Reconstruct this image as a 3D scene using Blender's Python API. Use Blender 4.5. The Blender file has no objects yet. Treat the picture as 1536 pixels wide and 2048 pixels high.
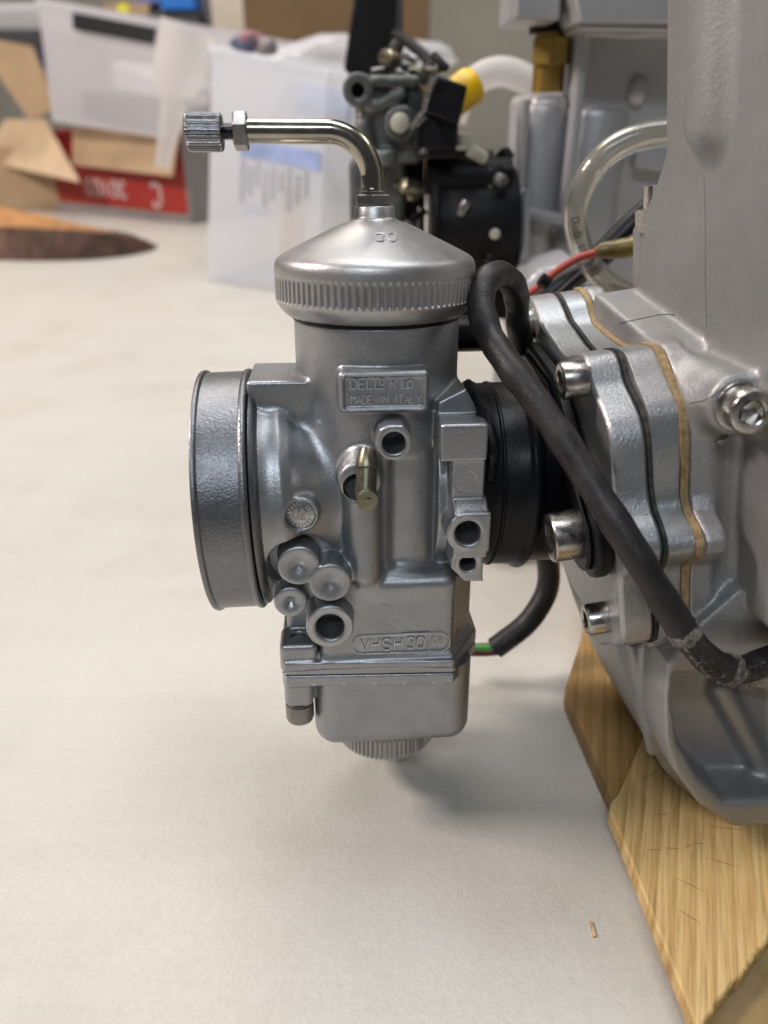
import bpy, math, random
import numpy as np
from mathutils import Matrix, Vector
random.seed(4)
RNG = np.random.default_rng(7)
scene = bpy.context.scene
COL = scene.collection

# ------------------------------------------------------------------ camera, world, lamps
FPX = 1538.0                       # focal length in pixels of the 1536 x 2048 photograph
PIT = math.radians(28.0)
CAMH = 200.0                       # mm above the table top
cam_d = bpy.data.cameras.new('camera')
cam = bpy.data.objects.new('camera', cam_d); COL.objects.link(cam)
cam.location = (0, 0, CAMH * 0.001)
cam.rotation_euler = (math.radians(90) - PIT, 0, 0)
cam_d.sensor_fit = 'VERTICAL'; cam_d.sensor_height = 36.0; cam_d.sensor_width = 27.0
cam_d.lens = FPX / 2048 * 36.0
cam_d.clip_start = 0.01; cam_d.clip_end = 30.0
cam_d.dof.use_dof = True; cam_d.dof.focus_distance = 0.205; cam_d.dof.aperture_fstop = 10.0
scene.camera = cam

world = bpy.data.worlds.new('World'); scene.world = world; world.use_nodes = True
bg = world.node_tree.nodes['Background']
bg.inputs[0].default_value = (0.86, 0.88, 0.94, 1); bg.inputs[1].default_value = 0.085

def area_lamp(name, loc, target, sx, sy, power, color):
    l = bpy.data.lights.new(name, 'AREA'); l.shape = 'RECTANGLE'; l.size = sx; l.size_y = sy
    l.energy = power; l.color = color
    o = bpy.data.objects.new(name, l); COL.objects.link(o)
    o.location = loc
    o.rotation_euler = (Vector(target) - Vector(loc)).to_track_quat('-Z', 'Y').to_euler()
    return o
area_lamp('ceiling_lamp_left', (-1.66, 0.30, 1.42), (0, 0.2, 0.08), 0.38, 0.38, 42, (1.0, 0.86, 0.80))
area_lamp('ceiling_lamp_cool', (-0.30, -1.25, 1.62), (0, 0.2, 0.08), 1.1, 0.12, 14, (0.82, 0.91, 1.0))
area_lamp('ceiling_lamp_over', (0.15, 0.55, 2.0), (0.05, 0.4, 0.08), 1.5, 0.6, 22, (0.95, 0.97, 1.0))
area_lamp('ceiling_lamp_right', (1.7, 0.9, 1.9), (0, 0.4, 0.08), 1.2, 0.2, 9, (1.0, 0.94, 0.86))
area_lamp('background_fill_lamp', (-0.6, 1.9, 2.1), (-0.4, 1.6, 0.0), 1.4, 0.8, 26, (1.0, 0.93, 0.85))  # added fill, placed only to light the background

scene.view_settings.view_transform = 'Standard'; scene.view_settings.look = 'None'
scene.view_settings.exposure = 0.0; scene.view_settings.gamma = 1.0

# ------------------------------------------------------------------ frames (all in millimetres)
def Rx(a): c, s = math.cos(math.radians(a)), math.sin(math.radians(a)); return np.array([[1, 0, 0], [0, c, -s], [0, s, c]])
def Ry(a): c, s = math.cos(math.radians(a)), math.sin(math.radians(a)); return np.array([[c, 0, s], [0, 1, 0], [-s, 0, c]])
def Rz(a): c, s = math.cos(math.radians(a)), math.sin(math.radians(a)); return np.array([[c, -s, 0], [s, c, 0], [0, 0, 1]])
EYE = np.array([0, 0, CAMH])
def ray(px, py):
    return (np.array([0, math.cos(PIT), -math.sin(PIT)]) + np.array([1., 0, 0]) * (px - 768) / FPX
            + np.array([0, -math.sin(PIT), -math.cos(PIT)]) * (py - 1024) / FPX)
class Frame:
    def __init__(s, R, o): s.R = np.array(R, float); s.o = np.array(o, float)
    def w(s, v): return np.asarray(v, float) @ s.R.T + s.o          # to world mm
    def l(s, v): return (np.asarray(v, float) - s.o) @ s.R          # from world mm
    def at(s, px, py, ax, val):                                     # measured photo point -> point of this frame on a known plane
        o = s.R.T @ (EYE - s.o); d = s.R.T @ ray(px, py)
        t = (val - o[ax]) / d[ax]; return o + d * t
CARB_O = np.array([-2.4, 201.0, 93.1])
W = Frame(np.eye(3), (0, 0, 0))
K = Frame(Rx(-5.3) @ Rz(4.2), CARB_O)              # the carburettor's own axes
EN = Frame(Rx(-5.3) @ Rz(4.2) @ Ry(-7.7), CARB_O)  # the engine leans a little
def wp(px, py, y):                                 # world point at horizontal distance y
    return W.at(px, py, 1, y)

# ------------------------------------------------------------------ materials
def new_mat(name):
    m = bpy.data.materials.new(name); m.use_nodes = True
    return m, m.node_tree, m.node_tree.nodes['Principled BSDF']
def noise(nt, scale, detail=3, rough=0.55, src=None, vec=None):
    n = nt.nodes.new('ShaderNodeTexNoise'); n.inputs['Scale'].default_value = scale
    n.inputs['Detail'].default_value = detail; n.inputs['Roughness'].default_value = rough
    if vec is None:
        tc = nt.nodes.new('ShaderNodeTexCoord'); vec = tc.outputs['Object']
    nt.links.new(vec, n.inputs['Vector']); return n
def ramp(nt, fac, stops):
    r = nt.nodes.new('ShaderNodeValToRGB')
    while len(r.color_ramp.elements) < len(stops): r.color_ramp.elements.new(0.5)
    for e, (p, c) in zip(r.color_ramp.elements, stops):
        e.position = p; e.color = (c[0], c[1], c[2], 1)
    nt.links.new(fac, r.inputs[0]); return r
def mapping(nt, scale, rot=(0, 0, 0)):
    tc = nt.nodes.new('ShaderNodeTexCoord'); mp = nt.nodes.new('ShaderNodeMapping')
    mp.inputs['Scale'].default_value = scale; mp.inputs['Rotation'].default_value = rot
    nt.links.new(tc.outputs['Object'], mp.inputs[0]); return mp.outputs[0]
def bump(nt, b, height, strength, dist, prev=None):
    bn = nt.nodes.new('ShaderNodeBump'); bn.inputs['Strength'].default_value = strength
    bn.inputs['Distance'].default_value = dist
    nt.links.new(height, bn.inputs['Height'])
    if prev is not None: nt.links.new(prev.outputs[0], bn.inputs['Normal'])
    nt.links.new(bn.outputs[0], b.inputs['Normal']); return bn
def mat(name, col, metal=0.0, rough=0.5, bumps=(), var=0.0, vscale=60, spec=None, rvar=0.0, coat=0, alpha=None, trans=0, ior=None, mott=None, speck=0, wear=0):
    m, nt, b = new_mat(name)
    b.inputs['Base Color'].default_value = (*col, 1); b.inputs['Metallic'].default_value = metal
    b.inputs['Roughness'].default_value = rough
    if spec is not None: b.inputs['Specular IOR Level'].default_value = spec
    if coat: b.inputs['Coat Weight'].default_value = coat
    if alpha is not None: b.inputs['Alpha'].default_value = alpha
    if trans: b.inputs['Transmission Weight'].default_value = trans
    if ior: b.inputs['IOR'].default_value = ior
    if var:
        n = noise(nt, vscale, 6, 0.6)
        lo = [max(0, c * (1 - var)) for c in col]; hi = [min(1, c * (1 + var)) for c in col]
        if mott is not None: hi = mott
        r = ramp(nt, n.outputs[0], [(0.32, lo), (0.68, hi)])
        nt.links.new(r.outputs[0], b.inputs['Base Color'])
    def chain(col_socket, blend, fac=1.0):
        src = b.inputs['Base Color'].links[0].from_socket if b.inputs['Base Color'].links else None
        mx = nt.nodes.new('ShaderNodeMix'); mx.data_type = 'RGBA'; mx.blend_type = blend; mx.inputs[0].default_value = fac
        if src is not None: nt.links.new(src, mx.inputs[6])
        else: mx.inputs[6].default_value = (*col, 1)
        nt.links.new(col_socket, mx.inputs[7]); nt.links.new(mx.outputs[2], b.inputs['Base Color'])
    if speck:
        n = noise(nt, 1500, 2, 0.7); lo = 1 - speck; hi = 1 + speck * 1.4
        r = ramp(nt, n.outputs[0], [(0.34, (lo, lo, lo)), (0.60, (1, 1, 1)), (0.72, (hi, hi, hi))]); chain(r.outputs[0], 'MULTIPLY')
    if wear:
        g = nt.nodes.new('ShaderNodeNewGeometry'); n2 = noise(nt, 300, 4, 0.7)
        ad = nt.nodes.new('ShaderNodeMath'); ad.operation = 'MULTIPLY_ADD'; ad.inputs[1].default_value = 0.05; nt.links.new(n2.outputs[0], ad.inputs[0]); nt.links.new(g.outputs['Pointiness'], ad.inputs[2])
        r = ramp(nt, ad.outputs[0], [(0.545, (1, 1, 1)), (0.60, (1 + wear, 1 + wear, 1 + wear))]); chain(r.outputs[0], 'MULTIPLY')
    if rvar:
        n = noise(nt, vscale * 1.7, 5, 0.6)
        mr = nt.nodes.new('ShaderNodeMapRange'); mr.inputs[3].default_value = rough - rvar; mr.inputs[4].default_value = rough + rvar
        mr.inputs[1].default_value = 0.3; mr.inputs[2].default_value = 0.7
        nt.links.new(n.outputs[0], mr.inputs[0]); nt.links.new(mr.outputs[0], b.inputs['Roughness'])
    prev = None
    for sc, st, di in bumps:
        prev = bump(nt, b, noise(nt, sc, 3, 0.6).outputs[0], st, di, prev)
    return m
M = {}
M['cast'] = mat('cast_aluminium', (0.365, 0.375, 0.39), 0.88, 0.40, ((1500, 0.6, 0.00014),), 0.08, 90, rvar=0.05, speck=0.09, wear=0.5)
M['cap'] = mat('satin_cap_aluminium', (0.44, 0.435, 0.43), 0.85, 0.40, ((2000, 0.6, 0.00008),), 0.05, 120, rvar=0.04, speck=0.08)
M['bell'] = mat('bell_aluminium', (0.215, 0.22, 0.235), 0.90, 0.37, ((1400, 0.8, 0.00018),), 0.10, 90, rvar=0.05, speck=0.14)
M['machined'] = mat('machined_aluminium', (0.42, 0.42, 0.43), 0.95, 0.33, ((900, 0.25, 0.0002),), 0.1, 200, rvar=0.06)
M['engine'] = mat('blasted_engine_casting', (0.34, 0.34, 0.338), 0.64, 0.48, ((1400, 0.8, 0.00018),), 0.07, 45, rvar=0.05, speck=0.11)
M['engine_plate'] = mat('blasted_plate_casting', (0.39, 0.40, 0.408), 0.80, 0.40, ((1400, 0.8, 0.00018),), 0.06, 60, rvar=0.05, speck=0.12)
M['letter'] = mat('highlit_lettering', (0.56, 0.57, 0.60), 0.55, 0.36)  # highlights on the raised letters put into a brighter base colour
M['seam_groove'] = mat('seam_and_groove_shade', (0.13, 0.13, 0.145), 0.5, 0.6)
M['mauve'] = mat('dull_mauve_plastic', (0.30, 0.13, 0.15), 0, 0.5)
M['slate'] = mat('dull_slate_plastic', (0.09, 0.11, 0.18), 0, 0.5)
M['chrome'] = mat('bright_zinc_steel', (0.36, 0.36, 0.37), 1.0, 0.24, ((1500, 0.2, 0.0001),), 0.2, 200, rvar=0.08)
M['steel'] = mat('bolt_steel', (0.45, 0.43, 0.40), 1.0, 0.27, ((1500, 0.3, 0.0001),), 0.25, 260, rvar=0.1)
M['dark_steel'] = mat('grey_steel', (0.24, 0.235, 0.23), 0.95, 0.30, ((1500, 0.2, 0.0001),), 0.15, 200, rvar=0.08)
M['yellow_zinc'] = mat('yellow_zinc_tube', (0.36, 0.335, 0.275), 1.0, 0.19, ((600, 0.1, 0.0002),), 0.18, 120, rvar=0.08)
M['brass'] = mat('dull_brass', (0.20, 0.185, 0.13), 0.92, 0.34, ((900, 0.3, 0.0002),), 0.2, 200, rvar=0.08)
M['brass_fit'] = mat('yellow_brass', (0.45, 0.30, 0.08), 0.8, 0.35, (), 0.15, 60)
M['rubber'] = mat('black_rubber', (0.0055, 0.006, 0.008), 0.0, 0.38, ((900, 0.25, 0.0002),), 0.3, 120, rvar=0.08, spec=0.22)
M['plastic'] = mat('black_plastic', (0.006, 0.006, 0.008), 0.0, 0.38, ((300, 0.15, 0.0003),), 0.3, 120, rvar=0.08, spec=0.3)
M['cable'] = mat('black_cable_jacket', (0.016, 0.0145, 0.015), 0.0, 0.46, ((1400, 0.5, 0.00025), (250, 0.3, 0.0005)), 0.5, 150, rvar=0.10, spec=0.4)
M['dust'] = mat('grey_tape_dust', (0.17, 0.155, 0.14), 0.0, 0.9, ((1800, 1.0, 0.0008),), 0.6, 700)
M['gasket_black'] = mat('black_gasket', (0.030, 0.030, 0.026), 0, 0.8, ((1500, 0.9, 0.0005),), 0.7, 500)
M['gasket_tan'] = mat('tan_paper_gasket', (0.30, 0.21, 0.105), 0, 0.75, ((1500, 0.9, 0.0005),), 0.35, 500)
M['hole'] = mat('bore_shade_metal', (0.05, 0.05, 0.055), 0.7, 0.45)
M['red_wire'] = mat('red_wire', (0.36, 0.055, 0.035), 0, 0.4, (), 0.2, 120)
M['green_wire'] = mat('green_wire', (0.05, 0.32, 0.05), 0, 0.5)
M['brown_wire'] = mat('brown_wire', (0.13, 0.03, 0.02), 0, 0.5)
M['olive'] = mat('olive_sleeve', (0.17, 0.13, 0.035), 0, 0.28, ((300, 0.4, 0.0008),), 0.4, 90)
M['card'] = mat('cardboard', (0.42, 0.29, 0.17), 0, 0.85, ((90, 0.3, 0.002),), 0.12, 12)
M['card_light'] = mat('cardboard_inside', (0.58, 0.43, 0.27), 0, 0.85, ((40, 0.5, 0.006),), 0.12, 14)
M['card_dark'] = mat('brown_board', (0.145, 0.085, 0.036), 0, 0.75, (), 0.12, 5)
M['red_card'] = mat('red_printed_card', (0.33, 0.022, 0.014), 0, 0.5, (), 0.18, 8)
M['grey_card'] = mat('grey_card', (0.25, 0.22, 0.21), 0, 0.7, (), 0.15, 12)
M['grey_print'] = mat('grey_printed_paper', (0.22, 0.22, 0.23), 0, 0.5, (), 0.6, 26, mott=(0.75, 0.75, 0.76))
M['white'] = mat('white_plastic', (0.74, 0.72, 0.70), 0, 0.35)
M['cream'] = mat('cream_paint', (0.62, 0.55, 0.44), 0, 0.6, (), 0.1, 4)
M['wall'] = mat('plaster_wall', (0.36, 0.34, 0.29), 0, 0.85, (), 0.10, 2.2)
M['blue'] = mat('bright_blue_plastic', (0.01, 0.18, 0.62), 0, 0.4)
M['blue_dull'] = mat('dull_blue_plastic', (0.10, 0.16, 0.40), 0, 0.5)
M['navy'] = mat('navy_plastic', (0.005, 0.01, 0.07), 0, 0.5)
M['dark'] = mat('dark_grey_plastic', (0.035, 0.035, 0.037), 0, 0.5, (), 0.2, 20)
M['label_black'] = mat('black_label', (0.022, 0.024, 0.024), 0, 0.4)
M['yellow'] = mat('yellow_plastic', (0.85, 0.50, 0.0), 0, 0.4)
M['lime'] = mat('yellow_sticker', (0.80, 0.80, 0.02), 0, 0.6)
M['silver'] = mat('far_grey_casting', (0.42, 0.42, 0.43), 0.45, 0.42, ((200, 0.3, 0.001),), 0.08, 30)
M['far_cast'] = mat('far_dirty_casting', (0.13, 0.135, 0.13), 0.5, 0.45, ((150, 0.6, 0.002),), 0.45, 60)
M['far_black'] = mat('far_black_parts', (0.006, 0.006, 0.007), 0.0, 0.5, ((200, 0.4, 0.001),), 0.5, 60, spec=0.2)
M['ivory'] = mat('ivory_parts', (0.50, 0.47, 0.38), 0, 0.5, (), 0.4, 60)
M['blue_label'] = mat('blue_print', (0.30, 0.38, 0.62), 0, 0.5, (), 0.3, 25)
M['bar_ink'] = mat('pale_grey_print', (0.36, 0.37, 0.42), 0, 0.6)
M['ink'] = mat('dark_print', (0.05, 0.055, 0.07), 0, 0.6)
M['white_ink'] = mat('white_print', (0.62, 0.5, 0.48), 0, 0.6)
def milky(name, col, alpha, rough=0.28):
    m, nt, b = new_mat(name)
    b.inputs['Base Color'].default_value = (*col, 1); b.inputs['Roughness'].default_value = rough
    tr = nt.nodes.new('ShaderNodeBsdfTranslucent'); tr.inputs[0].default_value = (*col, 1)
    tp = nt.nodes.new('ShaderNodeBsdfTransparent')
    m1 = nt.nodes.new('ShaderNodeMixShader'); m1.inputs[0].default_value = 0.45
    m2 = nt.nodes.new('ShaderNodeMixShader'); m2.inputs[0].default_value = alpha
    out = nt.nodes['Material Output']
    nt.links.new(b.outputs[0], m1.inputs[1]); nt.links.new(tr.outputs[0], m1.inputs[2])
    nt.links.new(tp.outputs[0], m2.inputs[1]); nt.links.new(m1.outputs[0], m2.inputs[2])
    nt.links.new(m2.outputs[0], out.inputs[0]); return m
M['milky'] = milky('milky_plastic', (0.84, 0.83, 0.86), 0.44)
M['milky_clear'] = milky('clear_bin_plastic', (0.82, 0.84, 0.88), 0.42)
M['milky_hose'] = milky('milky_hose_plastic', (0.80, 0.77, 0.75), 0.62)
M['bag'] = milky('plastic_bag_film', (0.85, 0.85, 0.88), 0.45, 0.15)
M['clear'] = mat('clear_hose', (0.93, 0.91, 0.84), 0, 0.08, trans=0.96, ior=1.38)

def table_material():
    m, nt, b = new_mat('beige_laminate')
    n1 = noise(nt, 5.5, 5, 0.6); n2 = noise(nt, 480, 3, 0.7); n3 = noise(nt, 70, 5, 0.7)
    r = ramp(nt, n1.outputs[0], [(0.3, (0.505, 0.482, 0.43)), (0.7, (0.555, 0.533, 0.485))])
    r3 = ramp(nt, n3.outputs[0], [(0.22, (0.80, 0.79, 0.77)), (0.36, (1, 1, 1))])
    mx = nt.nodes.new('ShaderNodeMix'); mx.data_type = 'RGBA'; mx.blend_type = 'MULTIPLY'; mx.inputs[0].default_value = 0.5
    nt.links.new(r.outputs[0], mx.inputs[6]); nt.links.new(r3.outputs[0], mx.inputs[7])
    r2 = ramp(nt, n2.outputs[0], [(0.35, (0.93, 0.93, 0.93)), (0.65, (1, 1, 1))])
    mx2 = nt.nodes.new('ShaderNodeMix'); mx2.data_type = 'RGBA'; mx2.blend_type = 'MULTIPLY'; mx2.inputs[0].default_value = 1
    nt.links.new(mx.outputs[2], mx2.inputs[6]); nt.links.new(r2.outputs[0], mx2.inputs[7])
    # rare dark specks of grit and faint rubbed smudges
    n4 = noise(nt, 230, 2, 0.5); r4 = ramp(nt, n4.outputs[0], [(0.205, (0.6, 0.56, 0.52)), (0.23, (1, 1, 1))])
    mx3 = nt.nodes.new('ShaderNodeMix'); mx3.data_type = 'RGBA'; mx3.blend_type = 'MULTIPLY'; mx3.inputs[0].default_value = 1
    nt.links.new(mx2.outputs[2], mx3.inputs[6]); nt.links.new(r4.outputs[0], mx3.inputs[7])
    vs_ = mapping(nt, (3.0, 55, 1), (0, 0, math.radians(-4))); n5 = noise(nt, 1.0, 4, 0.6, vec=vs_)
    r5 = ramp(nt, n5.outputs[0], [(0.30, (0.965, 0.965, 0.96)), (0.62, (1.01, 1.01, 1.01))])
    n6 = noise(nt, 14, 4, 0.6); r6 = ramp(nt, n6.outputs[0], [(0.33, (0.93, 0.915, 0.90)), (0.5, (1, 1, 1))])
    for r_ in (r5, r6):
        m_ = nt.nodes.new('ShaderNodeMix'); m_.data_type = 'RGBA'; m_.blend_type = 'MULTIPLY'; m_.inputs[0].default_value = 1
        nt.links.new(mx3.outputs[2], m_.inputs[6]); nt.links.new(r_.outputs[0], m_.inputs[7]); mx3 = m_
    nt.links.new(mx3.outputs[2], b.inputs['Base Color'])
    b.inputs['Roughness'].default_value = 0.42; b.inputs['Specular IOR Level'].default_value = 0.45
    p = bump(nt, b, noise(nt, 900, 3, 0.65).outputs[0], 0.55, 0.0004)
    bump(nt, b, noise(nt, 240, 3, 0.6).outputs[0], 0.25, 0.0008, p)
    return m
M['table'] = table_material()
def wood_material(name, rot, c1, c2, c3):
    m, nt, b = new_mat(name)
    v = mapping(nt, (1, 1, 1), rot)
    wv = nt.nodes.new('ShaderNodeTexWave'); wv.wave_type = 'BANDS'; wv.bands_direction = 'X'
    wv.inputs['Scale'].default_value = 62; wv.inputs['Distortion'].default_value = 1.2; wv.wave_profile = 'SAW'
    wv.inputs['Detail'].default_value = 2; wv.inputs['Detail Scale'].default_value = 0.6
    vv = nt.nodes.new('ShaderNodeMapping'); vv.inputs['Scale'].default_value = (1, 0.12, 0.12); nt.links.new(v, vv.inputs[0]); nt.links.new(vv.outputs[0], wv.inputs[0])
    r = ramp(nt, wv.outputs['Fac'], [(0.0, c3), (0.6, c2), (0.93, c1), (1.0, c3)])
    v2 = mapping(nt, (300, 300, 14), rot)
    tcv = nt.nodes.new('ShaderNodeMapping'); tcv.inputs['Scale'].default_value = (1100, 50, 50)
    nt.links.new(v, tcv.inputs[0])
    n = noise(nt, 1.0, 4, 0.6, vec=tcv.outputs[0])
    r2 = ramp(nt, n.outputs[0], [(0.28, (0.66, 0.61, 0.52)), (0.52, (0.97, 0.96, 0.94)), (0.72, (1.12, 1.10, 1.06))])
    mx = nt.nodes.new('ShaderNodeMix'); mx.data_type = 'RGBA'; mx.blend_type = 'MULTIPLY'; mx.inputs[0].default_value = 1
    nt.links.new(r.outputs[0], mx.inputs[6]); nt.links.new(r2.outputs[0], mx.inputs[7])
    nb = noise(nt, 26, 3, 0.5); rb = ramp(nt, nb.outputs[0], [(0.35, (0.86, 0.82, 0.76)), (0.65, (1, 1, 1))])
    mx2 = nt.nodes.new('ShaderNodeMix'); mx2.data_type = 'RGBA'; mx2.blend_type = 'MULTIPLY'; mx2.inputs[0].default_value = 1
    nt.links.new(mx.outputs[2], mx2.inputs[6]); nt.links.new(rb.outputs[0], mx2.inputs[7])
    nt.links.new(mx2.outputs[2], b.inputs['Base Color']); b.inputs['Roughness'].default_value = 0.62
    p = bump(nt, b, wv.outputs['Fac'], 0.35, 0.0006); bump(nt, b, n.outputs[0], 0.5, 0.0004, p)
    return m
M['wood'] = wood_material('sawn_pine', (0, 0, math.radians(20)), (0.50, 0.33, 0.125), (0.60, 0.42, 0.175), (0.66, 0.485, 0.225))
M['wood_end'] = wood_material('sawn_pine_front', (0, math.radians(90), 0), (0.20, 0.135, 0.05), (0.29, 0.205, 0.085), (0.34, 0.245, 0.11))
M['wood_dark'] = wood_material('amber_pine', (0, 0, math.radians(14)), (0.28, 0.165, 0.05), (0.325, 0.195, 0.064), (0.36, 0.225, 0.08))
M['saw'] = mat('dark_saw_mark', (0.16, 0.095, 0.035), 0, 0.8)
M['bark'] = mat('rusty_brown_board', (0.055, 0.022, 0.014), 0, 0.6, ((60, 0.6, 0.004),), 0.5, 26, mott=(0.16, 0.085, 0.06))
M['bark_top'] = mat('orange_brown_board_edge', (0.36, 0.17, 0.055), 0, 0.7, ((60, 0.6, 0.004),), 0.3, 26)

# ------------------------------------------------------------------ mesh builders
def v3(*a): return np.array(a, float)
def norm(v): v = np.asarray(v, float); return v / np.linalg.norm(v)
class MB:
    def __init__(s): s.v = []; s.f = []; s.n = 0
    def add(s, v, f):
        v = np.asarray(v, float); s.v.append(v); s.f += [tuple(i + s.n for i in q) for q in f]; s.n += len(v); return s
    def box(s, c, size, R=None):
        h = np.array(size) / 2; v = np.array([[x, y, z] for x in (-1, 1) for y in (-1, 1) for z in (-1, 1)]) * h
        if R is not None: v = v @ np.asarray(R).T
        return s.add(v + np.array(c), [(0, 1, 3, 2), (4, 6, 7, 5), (0, 4, 5, 1), (2, 3, 7, 6), (0, 2, 6, 4), (1, 5, 7, 3)])
    def hexa(s, eight):        # 4 bottom + 4 top corners
        return s.add(eight, [(3, 2, 1, 0), (4, 5, 6, 7), (0, 1, 5, 4), (1, 2, 6, 5), (2, 3, 7, 6), (3, 0, 4, 7)])
    def lathe(s, prof, c, axis, n=64, mod=None, cap=True, ref=None):
        a = norm(axis); ref = np.array(ref if ref is not None else ((0, 0, 1) if abs(a[2]) < 0.9 else (1, 0, 0)), float)
        u = norm(ref - a * (ref @ a)); w = np.cross(a, u)
        th = np.linspace(0, 2 * math.pi, n, endpoint=False); vs = []
        for i, (r, h) in enumerate(prof):
            rr = np.full(n, float(r)) if mod is None else mod(r, h, th)
            vs.append(np.array(c) + a * h + rr[:, None] * (np.cos(th)[:, None] * u + np.sin(th)[:, None] * w))
        v = np.concatenate(vs); f = []
        for i in range(len(prof) - 1):
            for j in range(n):
                k = (j + 1) % n; f.append((i * n + j, i * n + k, (i + 1) * n + k, (i + 1) * n + j))
        if cap:
            if prof[0][0] > 1e-6: f.append(tuple(range(n - 1, -1, -1)))
            if prof[-1][0] > 1e-6: f.append(tuple((len(prof) - 1) * n + j for j in range(n)))
        return s.add(v, f)
    def cyl(s, p0, p1, r0, r1=None, n=32, bev=0.0):
        p0 = np.array(p0, float); p1 = np.array(p1, float); L = np.linalg.norm(p1 - p0); r1 = r0 if r1 is None else r1
        pr = [(r0, 0), (r1, L)] if not bev else [(r0 - bev, 0), (r0 - bev * .3, bev * .3), (r0, bev), (r1, L - bev), (r1 - bev * .3, L - bev * .3), (r1 - bev, L)]
        return s.lathe(pr, p0, p1 - p0, n)
    def hexnut(s, p0, p1, r, ang=0, bev=0.25):
        p0 = np.array(p0, float); p1 = np.array(p1, float); a = norm(p1 - p0); L = np.linalg.norm(p1 - p0)
        ref = np.array((0, 0, 1.) if abs(a[2]) < 0.9 else (1., 0, 0)); u = norm(ref - a * (ref @ a)); w = np.cross(a, u)
        ref2 = math.cos(ang) * u + math.sin(ang) * w
        return s.lathe([(r - bev, 0), (r, bev), (r, L - bev), (r - bev, L)], p0, a, 6, ref=ref2)
    def tube(s, pts, r, n=16, closed=False, mod=None):
        P = np.array(pts, float); N = len(P); r = np.full(N, r, float) if np.isscalar(r) else np.array(r, float)
        T = np.gradient(P, axis=0)
        if closed: T = np.roll(P, -1, 0) - np.roll(P, 1, 0)
        T /= np.linalg.norm(T, axis=1)[:, None] + 1e-12
        ref = np.array([0, 0, 1.]) if abs(T[0][2]) < 0.9 else np.array([1., 0, 0]); u = norm(ref - T[0] * (ref @ T[0])); vs = []
        th = np.linspace(0, 2 * math.pi, n, endpoint=False)
        for i in range(N):
            u = norm(u - T[i] * (u @ T[i])); w = np.cross(T[i], u)
            rr = r[i] if mod is None else r[i] * mod(i, th)[:, None]
            vs.append(P[i] + rr * (np.cos(th)[:, None] * u + np.sin(th)[:, None] * w))
        f = []
        for i in range(N if closed else N - 1):
            i2 = (i + 1) % N
            for j in range(n):
                k = (j + 1) % n; f.append((i * n + j, i * n + k, i2 * n + k, i2 * n + j))
        if not closed: f += [tuple(range(n - 1, -1, -1)), tuple((N - 1) * n + j for j in range(n))]
        return s.add(np.concatenate(vs), f)
    def prism(s, poly, lo, hi, axis=2):     # polygon in the two other axes, extruded along axis
        n = len(poly); o = [i for i in range(3) if i != axis]; v = np.zeros((2 * n, 3))
        for k, h in enumerate((lo, hi)):
            v[k * n:(k + 1) * n, o[0]] = [p[0] for p in poly]; v[k * n:(k + 1) * n, o[1]] = [p[1] for p in poly]; v[k * n:(k + 1) * n, axis] = h
        f = [tuple(range(n - 1, -1, -1)), tuple(range(n, 2 * n))] + [(i, (i + 1) % n, n + (i + 1) % n, n + i) for i in range(n)]
        return s.add(v, f)
def smooth_path(pts, k=8, closed=False):
    P = [np.array(p, float) for p in pts]; out = []
    n = len(P)
    for i in range(n if closed else n - 1):
        p0 = P[i - 1] if (i > 0 or closed) else 2 * P[0] - P[1]; p1 = P[i]; p2 = P[(i + 1) % n]
        p3 = P[(i + 2) % n] if (i + 2 < n or closed) else 2 * P[-1] - P[-2]
        for t in np.arange(k) / k:
            out.append(0.5 * ((2 * p1) + (-p0 + p2) * t + (2 * p0 - 5 * p1 + 4 * p2 - p3) * t * t + (-p0 + 3 * p1 - 3 * p2 + p3) * t ** 3))
    if not closed: out.append(P[-1])
    return np.array(out)

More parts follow.
